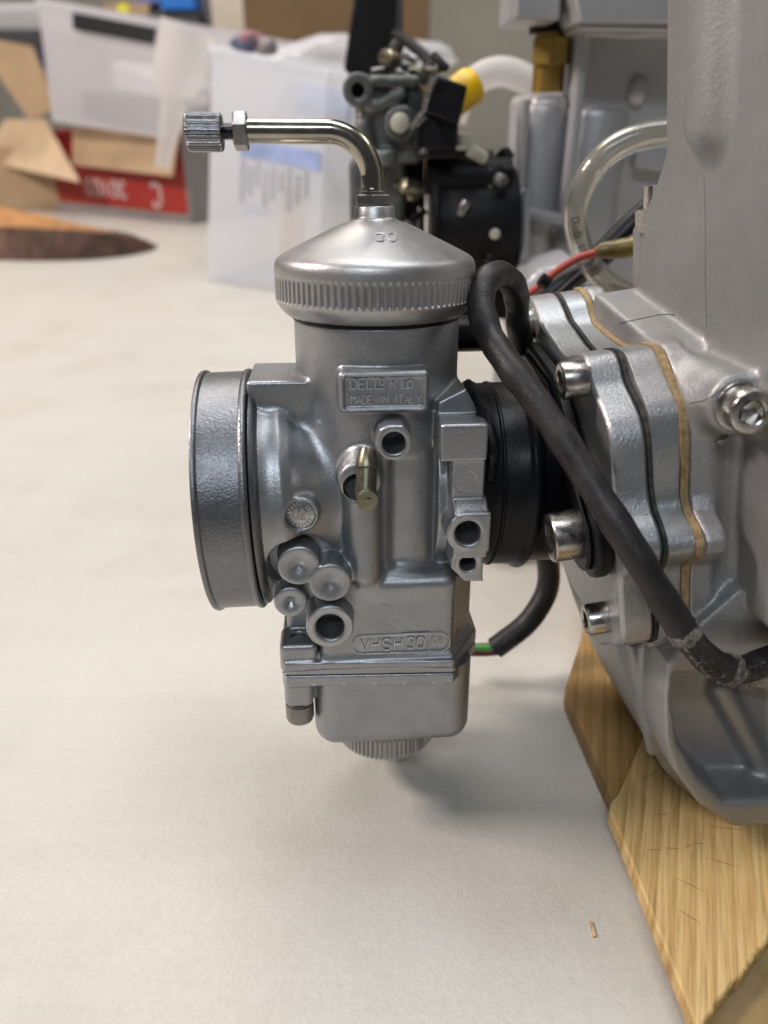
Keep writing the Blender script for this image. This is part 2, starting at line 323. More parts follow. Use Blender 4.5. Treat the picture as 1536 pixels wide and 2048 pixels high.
def world_of(frame, base):
    m = Matrix.Identity(4); w = frame.w(base) * 0.001
    for i in range(3):
        for j in range(3): m[i][j] = frame.R[i][j]
        m[i][3] = w[i]
    return m
ROOTS = {}
def props(o, label=None, cat=None, group=None, kind=None):
    if label: o['label'] = label
    if cat: o['category'] = cat
    if group: o['group'] = group
    if kind: o['kind'] = kind
def thing(name, label, cat, base, frame, group=None):
    o = bpy.data.objects.new(name, None); COL.objects.link(o); o.empty_display_size = 0.01
    o.matrix_world = world_of(frame, base); ROOTS[o.name] = Frame(frame.R, frame.w(base))
    props(o, label, cat, group); return o
def part(name, mb, material, parent, frame, bevel=0, angle=35, label=None, kind=None, seg=2, sub=0):
    v = np.concatenate(mb.v) if isinstance(mb, MB) else mb[0]; f = mb.f if isinstance(mb, MB) else mb[1]
    fr = ROOTS[parent.name] if parent is not None else frame
    vl = fr.l(frame.w(v)) * 0.001
    me = bpy.data.meshes.new(name)
    if isinstance(f, np.ndarray):
        me.vertices.add(len(vl)); me.vertices.foreach_set('co', vl.astype(np.float32).ravel())
        me.loops.add(f.size); me.loops.foreach_set('vertex_index', f.astype(np.int32).ravel())
        me.polygons.add(len(f)); me.polygons.foreach_set('loop_start', np.arange(0, f.size, 4, dtype=np.int32))
        me.update(calc_edges=True); me.validate()
    else:
        me.from_pydata(vl.tolist(), [], f); me.update()
    me.materials.append(M[material] if isinstance(material, str) else material)
    me.shade_smooth()
    if angle is not None and angle < 180: me.set_sharp_from_angle(angle=math.radians(angle))
    o = bpy.data.objects.new(name, me); COL.objects.link(o)
    if parent is not None:
        o.parent = parent; ROOTS[o.name] = ROOTS[parent.name]
    else:
        o.matrix_world = world_of(frame, (0, 0, 0)); ROOTS[o.name] = frame
    if bevel:
        b = o.modifiers.new('bevel', 'BEVEL'); b.width = bevel * 0.001; b.segments = seg; b.limit_method = 'ANGLE'; b.angle_limit = math.radians(40)
        b.harden_normals = False
    if sub:
        b = o.modifiers.new('subdivision', 'SUBSURF'); b.levels = b.render_levels = sub
    props(o, label, kind=kind); return o
def single(name, mb, material, frame, label, cat, base, bevel=0, group=None, kind=None, angle=35):
    v = np.concatenate(mb.v); fr = Frame(frame.R, frame.w(base)); mb2 = MB(); mb2.add(fr.l(frame.w(v)), mb.f)
    o = part(name, mb2, material, None, fr, bevel, angle); o.matrix_world = world_of(frame, base)
    props(o, label, cat, group, kind); return o

# ------------------------------------------------------------------ distance-field modelling for the castings
class Field:
    def __init__(s, lo, hi, h):
        s.h = h; s.lo = np.array(lo, float); n = (np.ceil((np.array(hi) - s.lo) / h)).astype(int) + 1; s.n = n
        s.ax = [(s.lo[i] + np.arange(n[i]) * h).astype(np.float32) for i in range(3)]
        s.d = np.full(n, 50.0, np.float32)
    def _sl(s, lo, hi, m):
        sl = []
        for i in range(3):
            a = int(max(0, math.floor((lo[i] - m - s.lo[i]) / s.h))); b = int(min(s.n[i], math.ceil((hi[i] + m - s.lo[i]) / s.h) + 1))
            sl.append(slice(a, max(a, b)))
        return tuple(sl)
    def _eval(s, prim, sl):
        x = s.ax[0][sl[0]][:, None, None]; y = s.ax[1][sl[1]][None, :, None]; z = s.ax[2][sl[2]][None, None, :]
        return prim[0](x, y, z)
    def add(s, prim, k=0.0):
        sl = s._sl(prim[1], prim[2], max(3 * s.h, k * 2 + s.h)); a = s.d[sl]
        if a.size == 0: return s
        b = s._eval(prim, sl)
        if k > 0:
            h = np.maximum(k - np.abs(a - b), 0) / k; s.d[sl] = np.minimum(a, b) - h * h * k * 0.25
        else: s.d[sl] = np.minimum(a, b)
        return s
    def cut(s, prim, k=0.0):
        sl = s._sl(prim[1], prim[2], max(3 * s.h, k * 2 + s.h)); a = s.d[sl]
        if a.size == 0: return s
        b = -s._eval(prim, sl)
        if k > 0:
            h = np.maximum(k - np.abs(a - b), 0) / k; s.d[sl] = np.maximum(a, b) + h * h * k * 0.25
        else: s.d[sl] = np.maximum(a, b)
        return s
    def mesh(s):
        d = s.d; sg = d < 0
        nx, ny, nz = d.shape
        c = np.zeros((nx - 1, ny - 1, nz - 1), np.int8)
        for i in (0, 1):
            for j in (0, 1):
                for k in (0, 1): c += sg[i:nx - 1 + i, j:ny - 1 + j, k:nz - 1 + k]
        act = (c > 0) & (c < 8); idx = np.full(act.shape, -1, np.int64); I = np.argwhere(act); idx[act] = np.arange(len(I))
        P = np.zeros((len(I), 3)); cnt = np.zeros(len(I))
        cor = [(i, j, k) for i in (0, 1) for j in (0, 1) for k in (0, 1)]
        val = {q: d[I[:, 0] + q[0], I[:, 1] + q[1], I[:, 2] + q[2]] for q in cor}
        for q in cor:
            for a in range(3):
                if q[a] == 0:
                    r = list(q); r[a] = 1; r = tuple(r); va, vb = val[q], val[r]; m = (va < 0) != (vb < 0)
                    t = np.where(m, va / np.where(m, va - vb, 1), 0)
                    pt = np.array(q, float)[None, :].repeat(len(I), 0); pt[:, a] += t
                    P[m] += pt[m]; cnt[m] += 1
        V = s.lo + (I + P / cnt[:, None]) * s.h
        F = []
        for a in range(3):
            b, e = (a + 1) % 3, (a + 2) % 3
            s0 = [slice(None)] * 3; s1 = [slice(None)] * 3; s0[a] = slice(0, d.shape[a] - 1); s1[a] = slice(1, d.shape[a])
            for ax in (b, e): s0[ax] = slice(1, d.shape[ax] - 1); s1[ax] = slice(1, d.shape[ax] - 1)
            A = sg[tuple(s0)]; B = sg[tuple(s1)]; E = np.argwhere(A != B)
            off = np.zeros(3, int); off[b] = 1; off[e] = 1; G = E + off
            ins = A[tuple(E.T)]
            db = np.zeros(3, int); db[b] = 1; de = np.zeros(3, int); de[e] = 1
            q = [idx[tuple((G - db - de).T)], idx[tuple((G - de).T)], idx[tuple(G.T)], idx[tuple((G - db).T)]]
            Q = np.stack(q, 1); Q[~ins] = Q[~ins][:, ::-1]; F.append(Q)
        F = np.concatenate(F); F = F[(F >= 0).all(1)]
        return V, F
def _bb(pts, m): p = np.array(pts, float); return p.min(0) - m, p.max(0) + m
def s_box(lo, hi, rd=0.5, R=None, c=None):
    lo = np.array(lo, float); hi = np.array(hi, float)
    if R is None:
        C = (lo + hi) / 2; h = (hi - lo) / 2 - rd
        def f(x, y, z):
            q = [np.abs(x - C[0]) - h[0], np.abs(y - C[1]) - h[1], np.abs(z - C[2]) - h[2]]
            return np.sqrt(np.maximum(q[0], 0) ** 2 + np.maximum(q[1], 0) ** 2 + np.maximum(q[2], 0) ** 2) + np.minimum(np.maximum(np.maximum(q[0], q[1]), q[2]), 0) - rd
        return f, lo, hi
    C = (lo + hi) / 2; h = (hi - lo) / 2 - rd; R = np.asarray(R); rad = np.linalg.norm(hi - lo) / 2
    def f(x, y, z):
        X, Y, Z = x - C[0], y - C[1], z - C[2]
        q = [np.abs(X * R[0, i] + Y * R[1, i] + Z * R[2, i]) - h[i] for i in range(3)]
        return np.sqrt(np.maximum(q[0], 0) ** 2 + np.maximum(q[1], 0) ** 2 + np.maximum(q[2], 0) ** 2) + np.minimum(np.maximum(np.maximum(q[0], q[1]), q[2]), 0) - rd
    return f, C - rad, C + rad
def s_cyl(p0, p1, r0, r1=None, rd=0.0):
    p0 = np.array(p0, float); p1 = np.array(p1, float); L = np.linalg.norm(p1 - p0); a = (p1 - p0) / L; r1 = r0 if r1 is None else r1
    ca = L / math.hypot(L, r1 - r0)
    def f(x, y, z):
        X, Y, Z = x - p0[0], y - p0[1], z - p0[2]; t = X * a[0] + Y * a[1] + Z * a[2]
        rad = np.sqrt(np.maximum(X * X + Y * Y + Z * Z - t * t, 0)); rr = r0 + (r1 - r0) * np.clip(t / L, 0, 1)
        dr = (rad - rr) * ca + rd; dt = np.maximum(-t, t - L) + rd
        return np.sqrt(np.maximum(dr, 0) ** 2 + np.maximum(dt, 0) ** 2) + np.minimum(np.maximum(dr, dt), 0) - rd
    return f, *_bb([p0, p1], max(r0, r1))
def s_cap(p0, p1, r0, r1=None):
    p0 = np.array(p0, float); p1 = np.array(p1, float); L2 = ((p1 - p0) ** 2).sum(); b = p1 - p0; r1 = r0 if r1 is None else r1
    def f(x, y, z):
        X, Y, Z = x - p0[0], y - p0[1], z - p0[2]; t = np.clip((X * b[0] + Y * b[1] + Z * b[2]) / L2, 0, 1)
        return np.sqrt((X - t * b[0]) ** 2 + (Y - t * b[1]) ** 2 + (Z - t * b[2]) ** 2) - (r0 + (r1 - r0) * t)
    return f, *_bb([p0, p1], max(r0, r1))
def s_poly(poly, lo, hi, axis=2, rd=0.4):
    poly = np.array(poly, float); o = [i for i in range(3) if i != axis]
    def f(x, y, z):
        c = (x, y, z); U, V, Hh = c[o[0]], c[o[1]], c[axis]
        U, V = np.broadcast_arrays(U, V); d = None; sgn = np.ones(U.shape, np.float32); n = len(poly)
        for i in range(n):
            a = poly[i]; b = poly[i - 1]; e = b - a; wu, wv = U - a[0], V - a[1]
            t = np.clip((wu * e[0] + wv * e[1]) / (e @ e + 1e-9), 0, 1)
            q = (wu - e[0] * t) ** 2 + (wv - e[1] * t) ** 2; d = q if d is None else np.minimum(d, q)
            c1 = V >= a[1]; c2 = V < b[1]; c3 = e[0] * wv > e[1] * wu
            fl = (c1 & c2 & c3) | (~c1 & ~c2 & ~c3); sgn = np.where(fl, -sgn, sgn)
        d2 = np.sqrt(d) * sgn + rd; dh = np.maximum(lo - Hh, Hh - hi) + rd
        return np.sqrt(np.maximum(d2, 0) ** 2 + np.maximum(dh, 0) ** 2) + np.minimum(np.maximum(d2, dh), 0) - rd
    L = np.zeros(3); Hi = np.zeros(3); L[o[0]], L[o[1]] = poly.min(0); Hi[o[0]], Hi[o[1]] = poly.max(0); L[axis] = lo; Hi[axis] = hi
    return f, L, Hi

# raised lettering: strokes on a 4 x 6 grid
GL = {'D': [[(0, 0), (0, 6), (2, 6), (3.6, 4.8), (3.6, 1.2), (2, 0), (0, 0)]], 'E': [[(3.4, 0), (0, 0), (0, 6), (3.4, 6)], [(0, 3), (2.8, 3)]],
      'L': [[(0, 6), (0, 0), (3.2, 0)]], 'O': [[(1, 0), (0, 1.2), (0, 4.8), (1, 6), (2.6, 6), (3.6, 4.8), (3.6, 1.2), (2.6, 0), (1, 0)]],
      'R': [[(0, 0), (0, 6), (2.6, 6), (3.5, 5), (3.5, 4), (2.6, 3), (0, 3)], [(1.6, 3), (3.6, 0)]], 'T': [[(0, 6), (4, 6)], [(2, 6), (2, 0)]],
      'M': [[(0, 0), (0, 6), (2, 3), (4, 6), (4, 0)]], 'A': [[(0, 0), (2, 6), (4, 0)], [(0.8, 2), (3.2, 2)]], 'I': [[(1, 0), (1, 6)]],
      'N': [[(0, 0), (0, 6), (3.6, 0), (3.6, 6)]], 'Y': [[(0, 6), (2, 3), (4, 6)], [(2, 3), (2, 0)]], 'V': [[(0, 6), (2, 0), (4, 6)]],
      'H': [[(0, 0), (0, 6)], [(3.6, 0), (3.6, 6)], [(0, 3), (3.6, 3)]],
      'S': [[(3.5, 5), (2.6, 6), (1, 6), (0, 5), (0, 4), (1, 3.1), (2.6, 2.9), (3.6, 2), (3.6, 1), (2.6, 0), (1, 0), (0, 1)]],
      '3': [[(0, 5.2), (1, 6), (2.6, 6), (3.5, 5), (3.5, 4), (2.4, 3.1), (3.6, 2), (3.6, 1), (2.6, 0), (1, 0), (0, 0.8)]],
      '2': [[(0, 4.8), (1, 6), (2.6, 6), (3.6, 4.8), (3.4, 3.6), (0, 0), (3.7, 0)]], '1': [[(0.8, 4.8), (2, 6), (2, 0)]],
      'C': [[(3.6, 5), (2.6, 6), (1, 6), (0, 4.8), (0, 1.2), (1, 0), (2.6, 0), (3.6, 1)]], '-': [[(0.4, 3), (3, 3)]], ' ': [], '.': [[(1, 0), (1.2, 0.2)]]}
GL['0'] = GL['O']
def strokes(mb, text, x, z, h, fn, r=0.26, adv=5.2, wid=1.0, n=6):
    s = h / 6.0
    for ch in text:
        for pl in GL[ch]:
            pts = []
            for a, b in zip(pl[:-1], pl[1:]):
                for t in (0, 0.5): pts.append((a[0] + (b[0] - a[0]) * t, a[1] + (b[1] - a[1]) * t))
            pts.append(pl[-1])
            mb.tube([fn(x + p[0] * s * wid, z + p[1] * s) for p in pts], r, n)
        x += (adv if ch not in 'I1' else adv * 0.6) * s * wid
    return x

# ================================================================== the setting
tb = MB(); tb.box((0, 1500, -9), (7000, 3600, 18))
part('table', tb, 'table', None, W, bevel=1); bpy.data.objects['table']['kind'] = 'structure'
wl = MB(); wl.box((0, 3500, 700), (9000, 80, 3600)); part('wall', wl, 'wall', None, W)['kind'] = 'structure'

# ================================================================== carburettor
carb = thing('carburettor', 'grey cast-metal carburettor with knurled round cap and open intake bell, in the foreground', 'carburettor', (0, 0, -79), K)
F = Field((-36, -36, -42), (32, 24, 60), 0.36)
F.add(s_cyl((0.4, 0, -14), (0.4, 0, 57.2), 22.0, rd=0.8))
F.add(s_cyl((-34, 0, 7.8), (-24, 0, 8), 31.4, 28.2, rd=0.6), 1.5)
F.add(s_cyl((-25, 0, 8), (-3, 0, 9), 28.6, 17.0), 5.0)
F.add(s_box((-34, -13, 22), (-16, 11, 42.6), 0.9), 1.6)                       # web between bell and barrel
F.add(s_cyl((15, 0, 10), (31, 0, 10), 24.5))
F.add(s_box((-17.5, -24.2, -37), (20.8, 18, -9.5), 2.8), 2.6)                 # lower block
F.add(s_poly([(-17, -20), (19.5, -23.9), (27.4, -10), (27.4, 20), (-17, 20)], -38, -11.5, 2, 1.2), 1.0)
F.add(s_box((-27, -15, -31), (-8, 12, 4), 2), 3.0)
F.cut(s_box((2.2, -40, -8.0), (13.2, -19.6, 25.0), 2.5), 2.0)
# relief pocket round the plugs, then the plugs
def kp(px, py, y): return K.at(px, py, 1, y)
pl = [(597, 1133, 5.55, -29.5, 3.9), (660, 1167, 5.55, -29.8, 3.9), (581, 1205, 4.45, -29.0, 2.1)]
q = kp(597, 1126, -26); F.cut(s_cyl((q[0], -45, q[2]), (q[0], -21.5, q[2]), 8.0), 1.2)
q = kp(655, 1150, -26); F.cut(s_cyl((q[0], -45, q[2]), (q[0], -22.5, q[2]), 7.4), 1.0)
for px, py, r, fy_, dish in pl:
    q = kp(px, py, fy_); cx, cz = q[0], q[2]
    F.add(s_cyl((cx, -8, cz), (cx, fy_, cz), r, rd=0.6), 0.5)
    F.cut(s_cyl((cx, fy_ - 0.5, cz), (cx, fy_ + 1.6, cz), dish + 0.8, 0.05), 0.6)
q = kp(612, 1160, -27); F.add(s_box((q[0] - 5, -25.5, q[2] - 7), (q[0] + 5, -10, q[2] + 4), 1.5), 1.2)
q = kp(660, 1255, -31); F.add(s_cyl((q[0], -6, q[2]), (q[0], -31, q[2]), 6.4, rd=0.5), 0.7)
F.cut(s_cyl((q[0], -34, q[2]), (q[0], -19, q[2]), 3.7)); F.cut(s_cyl((q[0], -31.6, q[2]), (q[0], -30.1, q[2]), 4.6, 3.5), 0.2)
# vertical passage
F.add(s_cap((-4.9, -20.8, 22.0), (-4.7, -21.6, -8), 5.1), 1.6)
F.add(s_cyl((-5.6, -12, 19.5), (-5.6, -26.8, 19.5), 5.6, rd=1.2), 1.2)
F.cut(s_cyl((-6.4, -30, 18), (-6.4, -23.5, 18), 3.6), 0.3)
F.add(s_cap((-10, -21, -13.2), (17, -21, -12.8), 3.2), 2.5)                   # shoulder
# boss with bore under the name plate
q = kp(788, 887, -30.5); F.add(s_cyl((q[0], -10, q[2] + .6), (q[0], -30.5, q[2]), 4.45, rd=0.3), 0.8)
F.add(s_poly([(q[0] - 4.4, q[2] - 2), (q[0] - 3.4, q[2] + 3.6), (q[0] - 1.6, q[2] + 4.6), (q[0] + 2.2, q[2] + 4.5), (q[0] + 4.3, q[2] + 1.5), (q[0] + 4.0, q[2] - 2)], -30.5, -12, 1, 0.3), 0.4)
F.cut(s_cyl((q[0], -34, q[2]), (q[0], -18, q[2]), 2.75)); F.cut(s_cyl((q[0], -31.1, q[2]), (q[0], -29.8, q[2]), 3.4, 2.6), 0.2)
# name plate
F.add(s_box((-10.7, -25.3, 36.9), (11.8, -14, 47.5), 1.5), 0.8); F.cut(s_box((-9.4, -27, 38.1), (10.6, -24.35, 46.3), 1.0), 0.15)
# throttle-side block, standing proud of the boot
BY = -30.0
def kx(px, py, y=BY): a = kp(px, py, y); return a[0], a[2]
(ax_, az_), (bx_, bz_) = kx(880, 925), kx(979, 848)
F.add(s_box((ax_, BY, az_), (bx_, 6, bz_), 0.7), 0.6)
F.add(s_poly([(ax_, az_ + 2), (bx_, az_ + 2), (bx_ - 0.4, bz_ - 0.5), (bx_ - 4.4, bz_ + 6.5), (ax_ + 0.6, bz_ + 3.0)], -20, 6, 1, 0.6), 0.6)
(cx_, cz_), (dx_, dz_) = kx(902, 1003, -28), kx(972, 920, -28)
F.add(s_box((cx_, -28.2, cz_ - 4), (dx_, 4, dz_ + 2), 0.7), 0.8)
hx_, hz_ = kx(936, 1067, -33); lx_, lz_ = kx(936, 1128, -31.5); rx_, _ = kx(981, 1067, -33)
F.add(s_cyl((hx_, -8, hz_), (hx_, -33, hz_), 5.5, rd=0.5), 0.8); F.add(s_box((hx_, -33, hz_ - 5.4), (rx_, -8, hz_ + 5.4), 0.5), 0.3)
F.add(s_poly([(-32.6, hz_ + 5.2), (-27.6, hz_ + 8.0), (0, hz_ + 8), (0, 0), (-32.6, 0)], cx_ + 0.3, rx_ - 0.4, 0, 0.6), 0.5)
F.add(s_poly([(lx_ - 4.3, lz_ + 3), (lx_ - 4.4, lz_ - 1.2), (lx_ - 0.6, lz_ - 5.3), (lx_ + 4.4, lz_ - 5.4), (rx_ - 1.0, lz_ - 4), (rx_ - 1.0, lz_ + 4)], -31.5, -8, 1, 0.6), 0.5)
F.cut(s_cyl((hx_, -36, hz_), (hx_, -20, hz_), 3.1)); F.cut(s_cyl((hx_, -33.6, hz_), (hx_, -31.8, hz_), 3.9, 2.9), 0.2)
F.cut(s_cyl((lx_, -36, lz_), (lx_, -20, lz_), 2.0)); F.cut(s_cyl((lx_, -32.1, lz_), (lx_, -30.6, lz_), 2.6, 1.9), 0.2)
ex_, ez_ = kx(930, 962, -28.3)
# date stamp seat
q = kp(600, 1030, -27.6); SX, SZ = q[0], q[2]
F.add(s_cyl((SX + .6, -14, SZ), (SX, -27.6, SZ), 4.7, rd=0.5), 1.2); F.cut(s_cyl((SX, -31, SZ), (SX, -26.9, SZ), 3.9), 0.2)
# flange
F.add(s_poly([(-28.8, -16), (-27.6, -24.6), (20.4, -26.6), (29.8, -10), (29.8, 20), (-28.8, 20)], -39.3, -35.2, 2, 0.5), 1.4)
F.add(s_poly([(-17, -24), (20, -25.0), (28.6, -10), (28.6, 18), (-17, 18)], -37, -33.5, 2, 1.2), 1.4)
F.add(s_box((-28.8, -24.0, -39), (-18.2, -13, -29.8), 1.6), 1.2)
F.cut(s_cyl((-23.6, -18.6, -27), (-23.6, -18.6, -31.5), 2.15), 0.2)
# bore
F.cut(s_cyl((-38, 0, 7.8), (-12, 0, 8), 26.5, 13.0), 1.0); F.cut(s_cyl((-14, 0, 8), (34, 0, 10), 15.0, 17), 0.5)
V_, F_ = F.mesh(); part('body_casting', (V_, F_), 'cast', carb, K, angle=60); del F

fr_ = MB()
for (mx, my, yy, ro, ri, nm2) in ((660, 1255, -31, 5.9, 4.65, 0), (788, 887, -30.5, 3.75, 3.45, 0), (0, 0, -33, 5.0, 3.95, 1), (0, 0, -31.5, 3.3, 2.65, 2)):
    q = kp(mx, my, yy) if nm2 == 0 else ((hx_, 0, hz_) if nm2 == 1 else (lx_, 0, lz_))
    fr_ = MB(); fr_.lathe([(ri, 0), (ro, 0), (ro + .05, -0.2)], (q[0], yy - 0.06, q[2]), (0, -1, 0), 48, cap=False); part('machined_face', fr_, 'machined', carb, K)
nm = MB()
fy = lambda y: (lambda a, b: (a, y, b))
strokes(nm, 'DEL', -7.6, 43.0, 2.5, fy(-24.68), 0.25, 4.9, 1.0)
strokes(nm, 'L', -1.5, 43.0, 2.6, fy(-24.68), 0.25, 5, 1.45); strokes(nm, 'O', -0.4, 43.9, 1.5, fy(-24.68), 0.23, 5, 1.1)
strokes(nm, 'R', 2.2, 43.0, 2.6, fy(-24.68), 0.25, 5, 0.8)
nm.tube([(4.1, -24.68, 45.6), (6.4, -24.68, 45.6)], 0.3, 6); nm.tube([(5.0, -24.68, 45.6), (5.0, -24.68, 43.0), (6.6, -24.68, 43.0)], 0.3, 6)
strokes(nm, 'O', 6.4, 43.0, 1.9, fy(-24.68), 0.25, 5, 1.1)
strokes(nm, 'MADE IN ITALY', -7.5, 39.25, 2.1, fy(-24.68), 0.19, 4.75, 0.86)
part('name_lettering', nm, 'letter', carb, K, label='raised lettering DELLORTO MADE IN ITALY')
mm = MB()
def on_block(x, z): return (x * 0.985 - 0.1, -24.62 - max(0, x) * 0.012, z + 1.2)
x = strokes(mm, 'VHSH', -6.0, -33.3, 3.6, on_block, 0.23, 5.4, 1.0); strokes(mm, '30', 7.4, -33.1, 3.6, on_block, 0.23, 5.0, 0.95)
strokes(mm, 'C', 14.6, -31.8, 2.1, on_block, 0.12, 5, 0.8); strokes(mm, 'S', 16.6, -32.2, 1.6, on_block, 0.12, 5, 0.8)
st = [(-5.6 + math.cos(a) * 2.7, -31.4 + math.sin(a) * 2.9) for a in np.linspace(math.pi / 2, 1.5 * math.pi, 9)] + [(17.0 + math.cos(a) * 2.7, -31.4 + math.sin(a) * 2.9) for a in np.linspace(-math.pi / 2, math.pi / 2, 9)]
mm.tube([on_block(a, b) for a, b in st], 0.16, 6, closed=True)
mm.tube([on_block(13.7, -28.6), on_block(13.7, -34.2)], 0.13, 6); mm.tube([on_block(6.0, -28.2), on_block(13.7, -28.2)], 0.16, 6)
part('model_lettering', mm, 'letter', carb, K, label='raised lettering VHSH 30 in an oval frame')
rg = MB(); rg.tube([(0.5 + 3.6 * math.cos(a), -24.22, -21.2 + 3.6 * math.sin(a)) for a in np.linspace(-2.4, 1.9, 24)], 0.1, 5)
part('ejector_mark', rg, 'cast', carb, K); rg = MB(); rg.tube([(ex_ + 3.1 * math.cos(a), -28.25, ez_ + 3.1 * math.sin(a)) for a in np.linspace(0, 2 * math.pi, 32, endpoint=False)], 0.13, 5, closed=True)
part('ejector_mark', rg, 'cast', carb, K)
ds = MB(); ds.lathe([(3.9, 0), (3.9, 0.5), (3.5, 0.7), (0, 0.7)], (SX, -26.7, SZ), (0, -1, 0), 40)
for a in np.linspace(0, 2 * math.pi, 22, endpoint=False):
    c, s = math.cos(a), math.sin(a)
    ds.tube([(SX + 2.5 * c, -27.42, SZ + 2.5 * s), (SX + 3.45 * c, -27.42, SZ + 3.45 * s)], 0.2, 5)
strokes(ds, '02', SX - 1.75, SZ - 1.3, 2.6, fy(-27.45), 0.25, 5.0, 0.82)
part('date_stamp', ds, 'machined', carb, K, label='round stamp with 02 and radial ticks')

# intake bell
bl = MB(); BC = (-47.2, 0, 8.0); BAX = norm((1, 0, 0.028)); kb = 0.922
bl.lathe([(a * kb, h) for a, h in [(34.0, 13.6), (36.4, 13.9), (37.0, 13.5), (37.15, 12.9), (36.9, 12.2), (36.45, 11.9), (36.4, 2.2), (36.45, 1.8), (37.0, 1.5), (37.2, 0.9), (36.9, 0.2), (36.1, 0.0),
          (35.3, 0.3), (35.0, 2), (34.0, 6), (32.0, 10), (28.0, 14.0), (24, 19)]], BC, BAX, 160, cap=False)
part('intake_bell', bl, 'bell', carb, K, angle=50)
bs = MB(); bs.lathe([(a * kb, h) for a, h in [(34.0, 13.5), (35.9, 14.4), (35.6, 15.2), (34.6, 15.9), (33.0, 16.4), (24, 16)]], BC, BAX, 128, cap=False)
part('bell_collar', bs, 'bell', carb, K, angle=50)

# cap
def knurl(N, z0, z1, depth, soft=0.6):
    def m(r, h, th):
        w = max(0.0, min(1.0, (h - z0) / soft, (z1 - h) / soft)); c = np.cos(th * N)
        return r - depth * w * np.clip(-c * 1.5 + 0.1, 0, 1)
    return m
cp = MB()
cp.lathe([(20.5, 57.6), (23.2, 57.9), (24.6, 59.2), (25.6, 60.6), (26.1, 61.6), (26.15, 61.9), (26.15, 62.2), (26.15, 62.5), (26.15, 64.5), (26.15, 67.2), (26.15, 67.6), (26.15, 67.9), (26.15, 68.4),
          (26.1, 69.7), (25.9, 70.9), (25.4, 71.8), (24.4, 72.6), (22.8, 73.45), (17, 76.2), (11.0, 79.0), (8.0, 80.25), (6.3, 80.75), (5.5, 81.2), (5.15, 81.9), (5.05, 84.0), (4.8, 84.25), (0, 84.25)],
         (0, 0, 0), (0, 0, 1), 1080, mod=knurl(90, 61.9, 67.9, 0.62, 0.35))
part('cap', cp, 'cap', carb, K, angle=60)
seal = MB(); seal.lathe([(21.9, 56.6), (22.3, 57.0), (22.3, 57.9), (21.5, 58.3)], (0.2, 0, 0), (0, 0, 1), 96); part('cap_seal', seal, 'rubber', carb, K)
cl = MB()
def on_cone(x, s):       # along the cone's slope
    r = 14.6 - s * 0.93; a = (x - 0.6) / r - math.pi / 2; r = 14.6 - s * 0.93; z = 76.2 + (17 - r) * 0.4667 + 0.02
    return (r * math.cos(a), r * math.sin(a) - 0.06, z + 0.13)
strokes(cl, '30', 0.1, -1.6, 3.5, on_cone, 0.15, 5.4, 0.9)
part('cap_number', cl, 'letter', carb, K, label='small raised number 30 on the cap')
# cable elbow
nt1 = MB(); nt1.hexnut((-0.4, 0, 84.3), (-0.4, 0, 87.0), 4.75, 0.5, 0.35); nt1.cyl((-0.4, 0, 86.9), (-0.4, 0, 87.7), 3.1); part('lock_nut', nt1, 'dark_steel', carb, K, bevel=0.12, angle=25)
elb = [(-0.4, 0, 87.2), (-0.55, 0, 90.2)]
for a in np.linspace(0.12, math.pi / 2, 14): elb.append((-11.5 + 11.0 * math.cos(a), 0, 90.2 + 10.9 * math.sin(a)))
elb += [(-18, 0, 101.1), (-25, 0, 101.1), (-30.8, 0, 101.1)]
tu = MB(); tu.tube(smooth_path(elb, 3), 2.85, 32); tu.lathe([(2.9, 0), (3.05, 0.4), (2.9, 0.8)], (-0.42, 0, 87.5), (0, 0, 1), 32)
part('cable_elbow', tu, 'yellow_zinc', carb, K, angle=50, label='bent yellow-zinc cable elbow tube')
nt2 = MB(); nt2.hexnut((-34.1, 0, 101.1), (-30.7, 0, 101.1), 4.5, 0.26, 0.3); part('adjuster_nut', nt2, 'dark_steel', carb, K, bevel=0.12, angle=25)
th_ = MB(); tp = [(1.7, 0)]
for i in range(9): tp += [(1.95, 0.14 + i * 0.34), (1.6, 0.31 + i * 0.34)]
th_.lathe(tp, (-37.2, 0, 101.0), (1, 0, 0), 24); part('adjuster_thread', th_, 'chrome', carb, K)
kn = MB(); kp = [(0, 0), (3.6, 0), (4.1, 0.25), (4.3, 0.6), (4.3, 0.9)] + [(4.3, 1.2), (4.3, 7.9), (4.3, 8.2), (4.2, 8.5), (3.7, 8.8), (2.4, 8.85), (0, 8.85)]
kn.lathe(kp, (-45.5, 0, 100.8), (1, 0, 0), 288, mod=lambda r, h, t: r + (0.42 * (np.clip(np.cos(t * 38) * 1.5, -1, 1) * 0.5 - 0.35) * (1 if 0.5 < h < 8.4 else 0)))
part('adjuster_knob', kn, 'chrome', carb, K, angle=50, label='small knurled bright metal adjuster knob')

# float bowl
B = Field((-32, -27, -71), (33, 24, -38.5), 0.36)
B.add(s_poly([(-28.8, -16), (-27.6, -24.6), (20.4, -26.6), (29.8, -10), (29.8, 20), (-28.8, 20)], -43.2, -39.5, 2, 0.6))
B.add(s_box((-19.8, -23.4, -68.0), (27.0, 18, -34), 6.5), 0.8); B.cut(s_box((-40, -40, -39.5), (40, 40, -20), 0.01))
B.add(s_box((-28.2, -24.0, -51.5), (-19.8, -13.5, -41), 2.2), 1.5); B.add(s_box((-24, -19, -51), (-12, -8, -41), 1.5), 1.5)
V_, F_ = B.mesh(); part('float_bowl', (V_, F_), 'cast', carb, K, angle=60); del B
pln = MB(); P = smooth_path([(-28.7, -18, -38.6), (-28.0, -23.8, -38.4), (-26.5, -24.75, -38.0), (-10, -25.45, -37.4), (5, -26.05, -37.3), (19.8, -26.7, -37.6), (20.8, -26.3, -37.8), (29.6, -11, -38.0)], 14)
